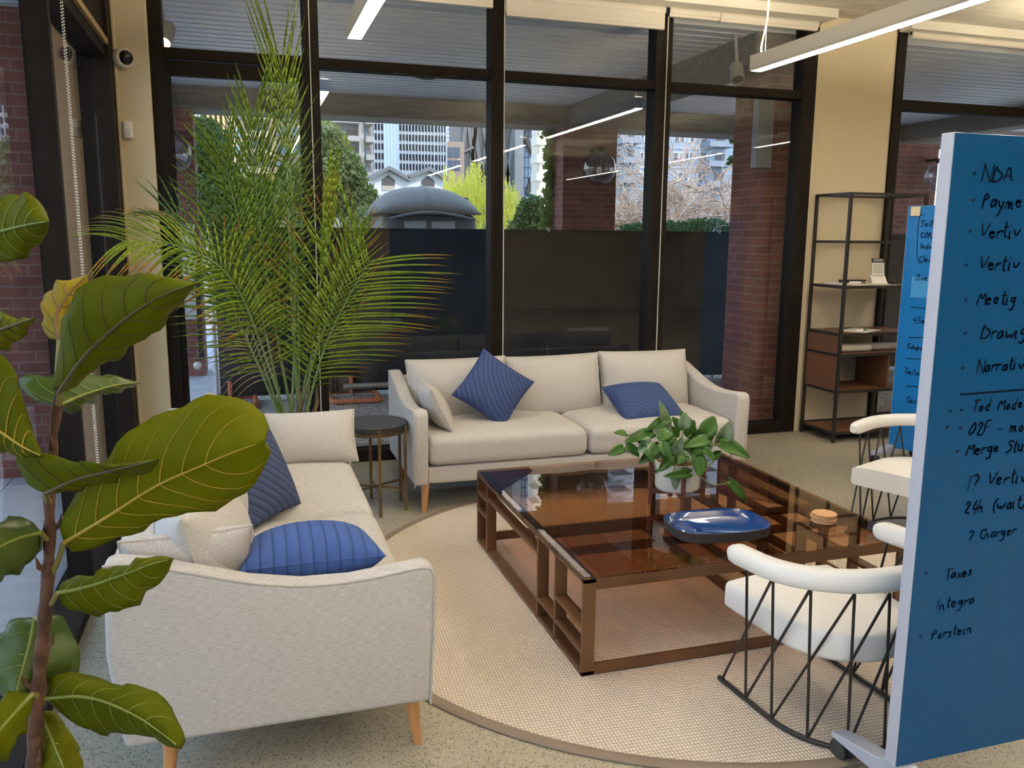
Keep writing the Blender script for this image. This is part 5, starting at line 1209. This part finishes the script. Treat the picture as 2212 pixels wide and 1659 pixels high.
b6 = Bld('braced_tower', 'dark glass tower with diagonal steel braces', 995, 1112, -260, 340, 20, bmat('dark_curtain_wall', (0.10, 0.105, 0.12)))
br_m = bmat('brace_steel', (0.155, 0.16, 0.18))
def brace(b, x0, y0, x1, y1, w=1.5, m=br_m):
    a, c = at(x0, y0, b.Y)-b.o, at(x1, y1, b.Y)-b.o; a[1] = c[1] = -0.5; q = MB(); q.bar(a, c, w, w*0.6); q.build('brace', m, b.t)
for x0, y0, x1, y1 in ((998, 330, 1008, 240), (1008, 240, 1032, 440), (1032, 240, 1008, 420), (1000, 328, 1022, 318), (1040, 240, 1062, 420), (1062, 240, 1030, 430), (1020, 240, 1048, 440), (1085, 275, 1108, 265), (1108, 280, 1090, 420), (1085, 300, 1104, 440), (1052, 240, 1052, 440), (1022, 260, 1022, 440)): brace(b6, x0, y0, x1, y1)
b6b = Bld('glass_tower', 'blue glass tower with a grey frame next to the braced tower', 1108, 1190, -200, 380, 20, bmat('blue_curtain_wall', (0.20, 0.30, 0.46)))
b6b.part('frame_column', bmat('frame_grey', (0.24, 0.26, 0.30)), 1106, -190, 1122, 480, -0.6, 0.0); b6b.part('frame_beam', MATS['frame_grey'], 1106, 268, 1160, 277, -0.6, 0)
for k in range(5): b6b.part('glass_joint', bmat('joint_dark', (0.09, 0.14, 0.22)), 1127+k*7, -190, 1127.6+k*7, 420, -0.05, 0)
for k in range(-20, 6): b6b.part('glass_joint', MATS['joint_dark'], 1124, 295+k*22, 1160, 295.6+k*22, -0.05, 0)
brace(b6b, 1126, 288, 1150, 330, 3.2, bmat('dark_strut', (0.06, 0.06, 0.07))); brace(b6b, 1150, 385, 1140, 420, 3.0, MATS['dark_strut'])
b7 = Bld('sunlit_block', 'brilliant white block with stacked balconies touching the brick pillar', 1163, 1200, -240, 310, 8, bmat('sunlit_white', (0.80, 0.76, 0.68)))  # sun on the block is put into its warm white
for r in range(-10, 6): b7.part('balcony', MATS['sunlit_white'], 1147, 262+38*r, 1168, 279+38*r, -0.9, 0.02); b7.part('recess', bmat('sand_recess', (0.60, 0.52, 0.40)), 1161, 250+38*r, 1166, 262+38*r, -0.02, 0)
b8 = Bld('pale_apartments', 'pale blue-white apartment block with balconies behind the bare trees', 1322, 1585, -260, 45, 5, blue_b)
for r in range(-10, 4):
    y = 246+42*r
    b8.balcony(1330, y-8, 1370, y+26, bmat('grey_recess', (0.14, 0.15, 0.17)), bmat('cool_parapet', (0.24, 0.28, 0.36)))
    b8.balcony(1512, y, 1566, y+34, MATS['grey_recess'], MATS['cool_parapet'])
    for x0, x1 in ((1382, 1416), (1455, 1500)):
        w_ = b8.part('window', bmat('window_white', (0.72, 0.78, 0.86)), x0, y-2, x1, y+20, -0.04, 0.02)
        for k in range(4): b8.part('pane', wg if (k+r) % 3 else wgl, x0+1.5+(x1-x0)*k/4.1, y, x0+(x1-x0)*(k+0.85)/4.1, y+18, -0.06, -0.03, w_)
    b8.part('floor_line', bmat('joint_blue', (0.36, 0.42, 0.52)), 1372, y+30, 1512, y+31, -0.05, 0)
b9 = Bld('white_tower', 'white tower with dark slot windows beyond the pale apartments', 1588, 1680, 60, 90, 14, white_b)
for r in range(7): b9.part('window', wg, 1600, 300+r*22, 1612, 309+r*22); b9.part('window', wg, 1625, 300+r*22, 1640, 309+r*22)
# the twin white gables
def gable(label, x0, xp, x1, ye, yp, Y):
    A, Pk, C = at(x0, ye, Y), at(xp, yp, Y), at(x1, ye+4, Y); o = np.array([Pk[0], Y, -0.3]); t = thing('gabled_house', label, 'house', o, 0, 'white gabled houses')
    A, Pk, C = A-o, Pk-o, C-o
    m = MB(); m.prism([(A[0], 0), (C[0], 0), (C[0], C[2]), (Pk[0], Pk[2]), (A[0], A[2])], 8, 'y', 0); m.build('wall', bmat('white_boards', (0.60, 0.64, 0.70)), t)
    for E_ in (A, C):
        q = MB(); d = (Pk-E_); q.prism([(E_[0]-d[0]*0.06, E_[2]-d[2]*0.06), (Pk[0], Pk[2]), (Pk[0], Pk[2]+0.16), (E_[0]-d[0]*0.06, E_[2]-d[2]*0.06+0.16)], 8.6, 'y', -0.4); q.build('roof', bmat('slate_roof', (0.16, 0.165, 0.18)), t)
    s = (C[0]-A[0])*0.17; zt_ = Pk[2]-0.24
    q = MB(); q.prism([(-s, zt_-0.38), (s, zt_-0.38), (s, zt_-0.15), (0, zt_+0.05), (-s, zt_-0.15)], 0.06, 'y', -0.05); q.build('gable_vent', bmat('vent_grey', (0.09, 0.09, 0.10)), t)
    q = MB(); q.box((-s, -0.05, zt_-0.58), (s, 0.01, zt_-0.385)); q.build('panel', bmat('panel_taupe', (0.42, 0.38, 0.36)), t)
    w_ = MB().box((-s*0.9, -0.04, zt_-1.5), (s*0.9, 0.01, zt_-0.66)).build('window', wgl, t)
    for k in range(4): q = MB(); x = -s*0.9+s*1.8*k/3; q.box((x-0.02, -0.07, zt_-1.5), (x+0.02, -0.03, zt_-0.66)); q.build('window_bar', bmat('white_bar', (0.8, 0.84, 0.9)), w_)
gable('white gabled house directly behind the dome roof, beside the grey-green tree', 800, 838, 881, 388, 368, 36)
gable('white gabled house between its twin and the yellow willow', 881, 924, 962, 386, 370, 36)
b10 = Bld('street_building', 'bright street building with dark windows seen through the side glass', -60, 22, 205, 60, 12, bmat('street_stone', (0.45, 0.44, 0.45)))
for r in range(6): b10.part('window', wg, -20, 222+r*26, -2, 240+r*26); b10.part('window', wgl, 2, 222+r*26, 12, 240+r*26)
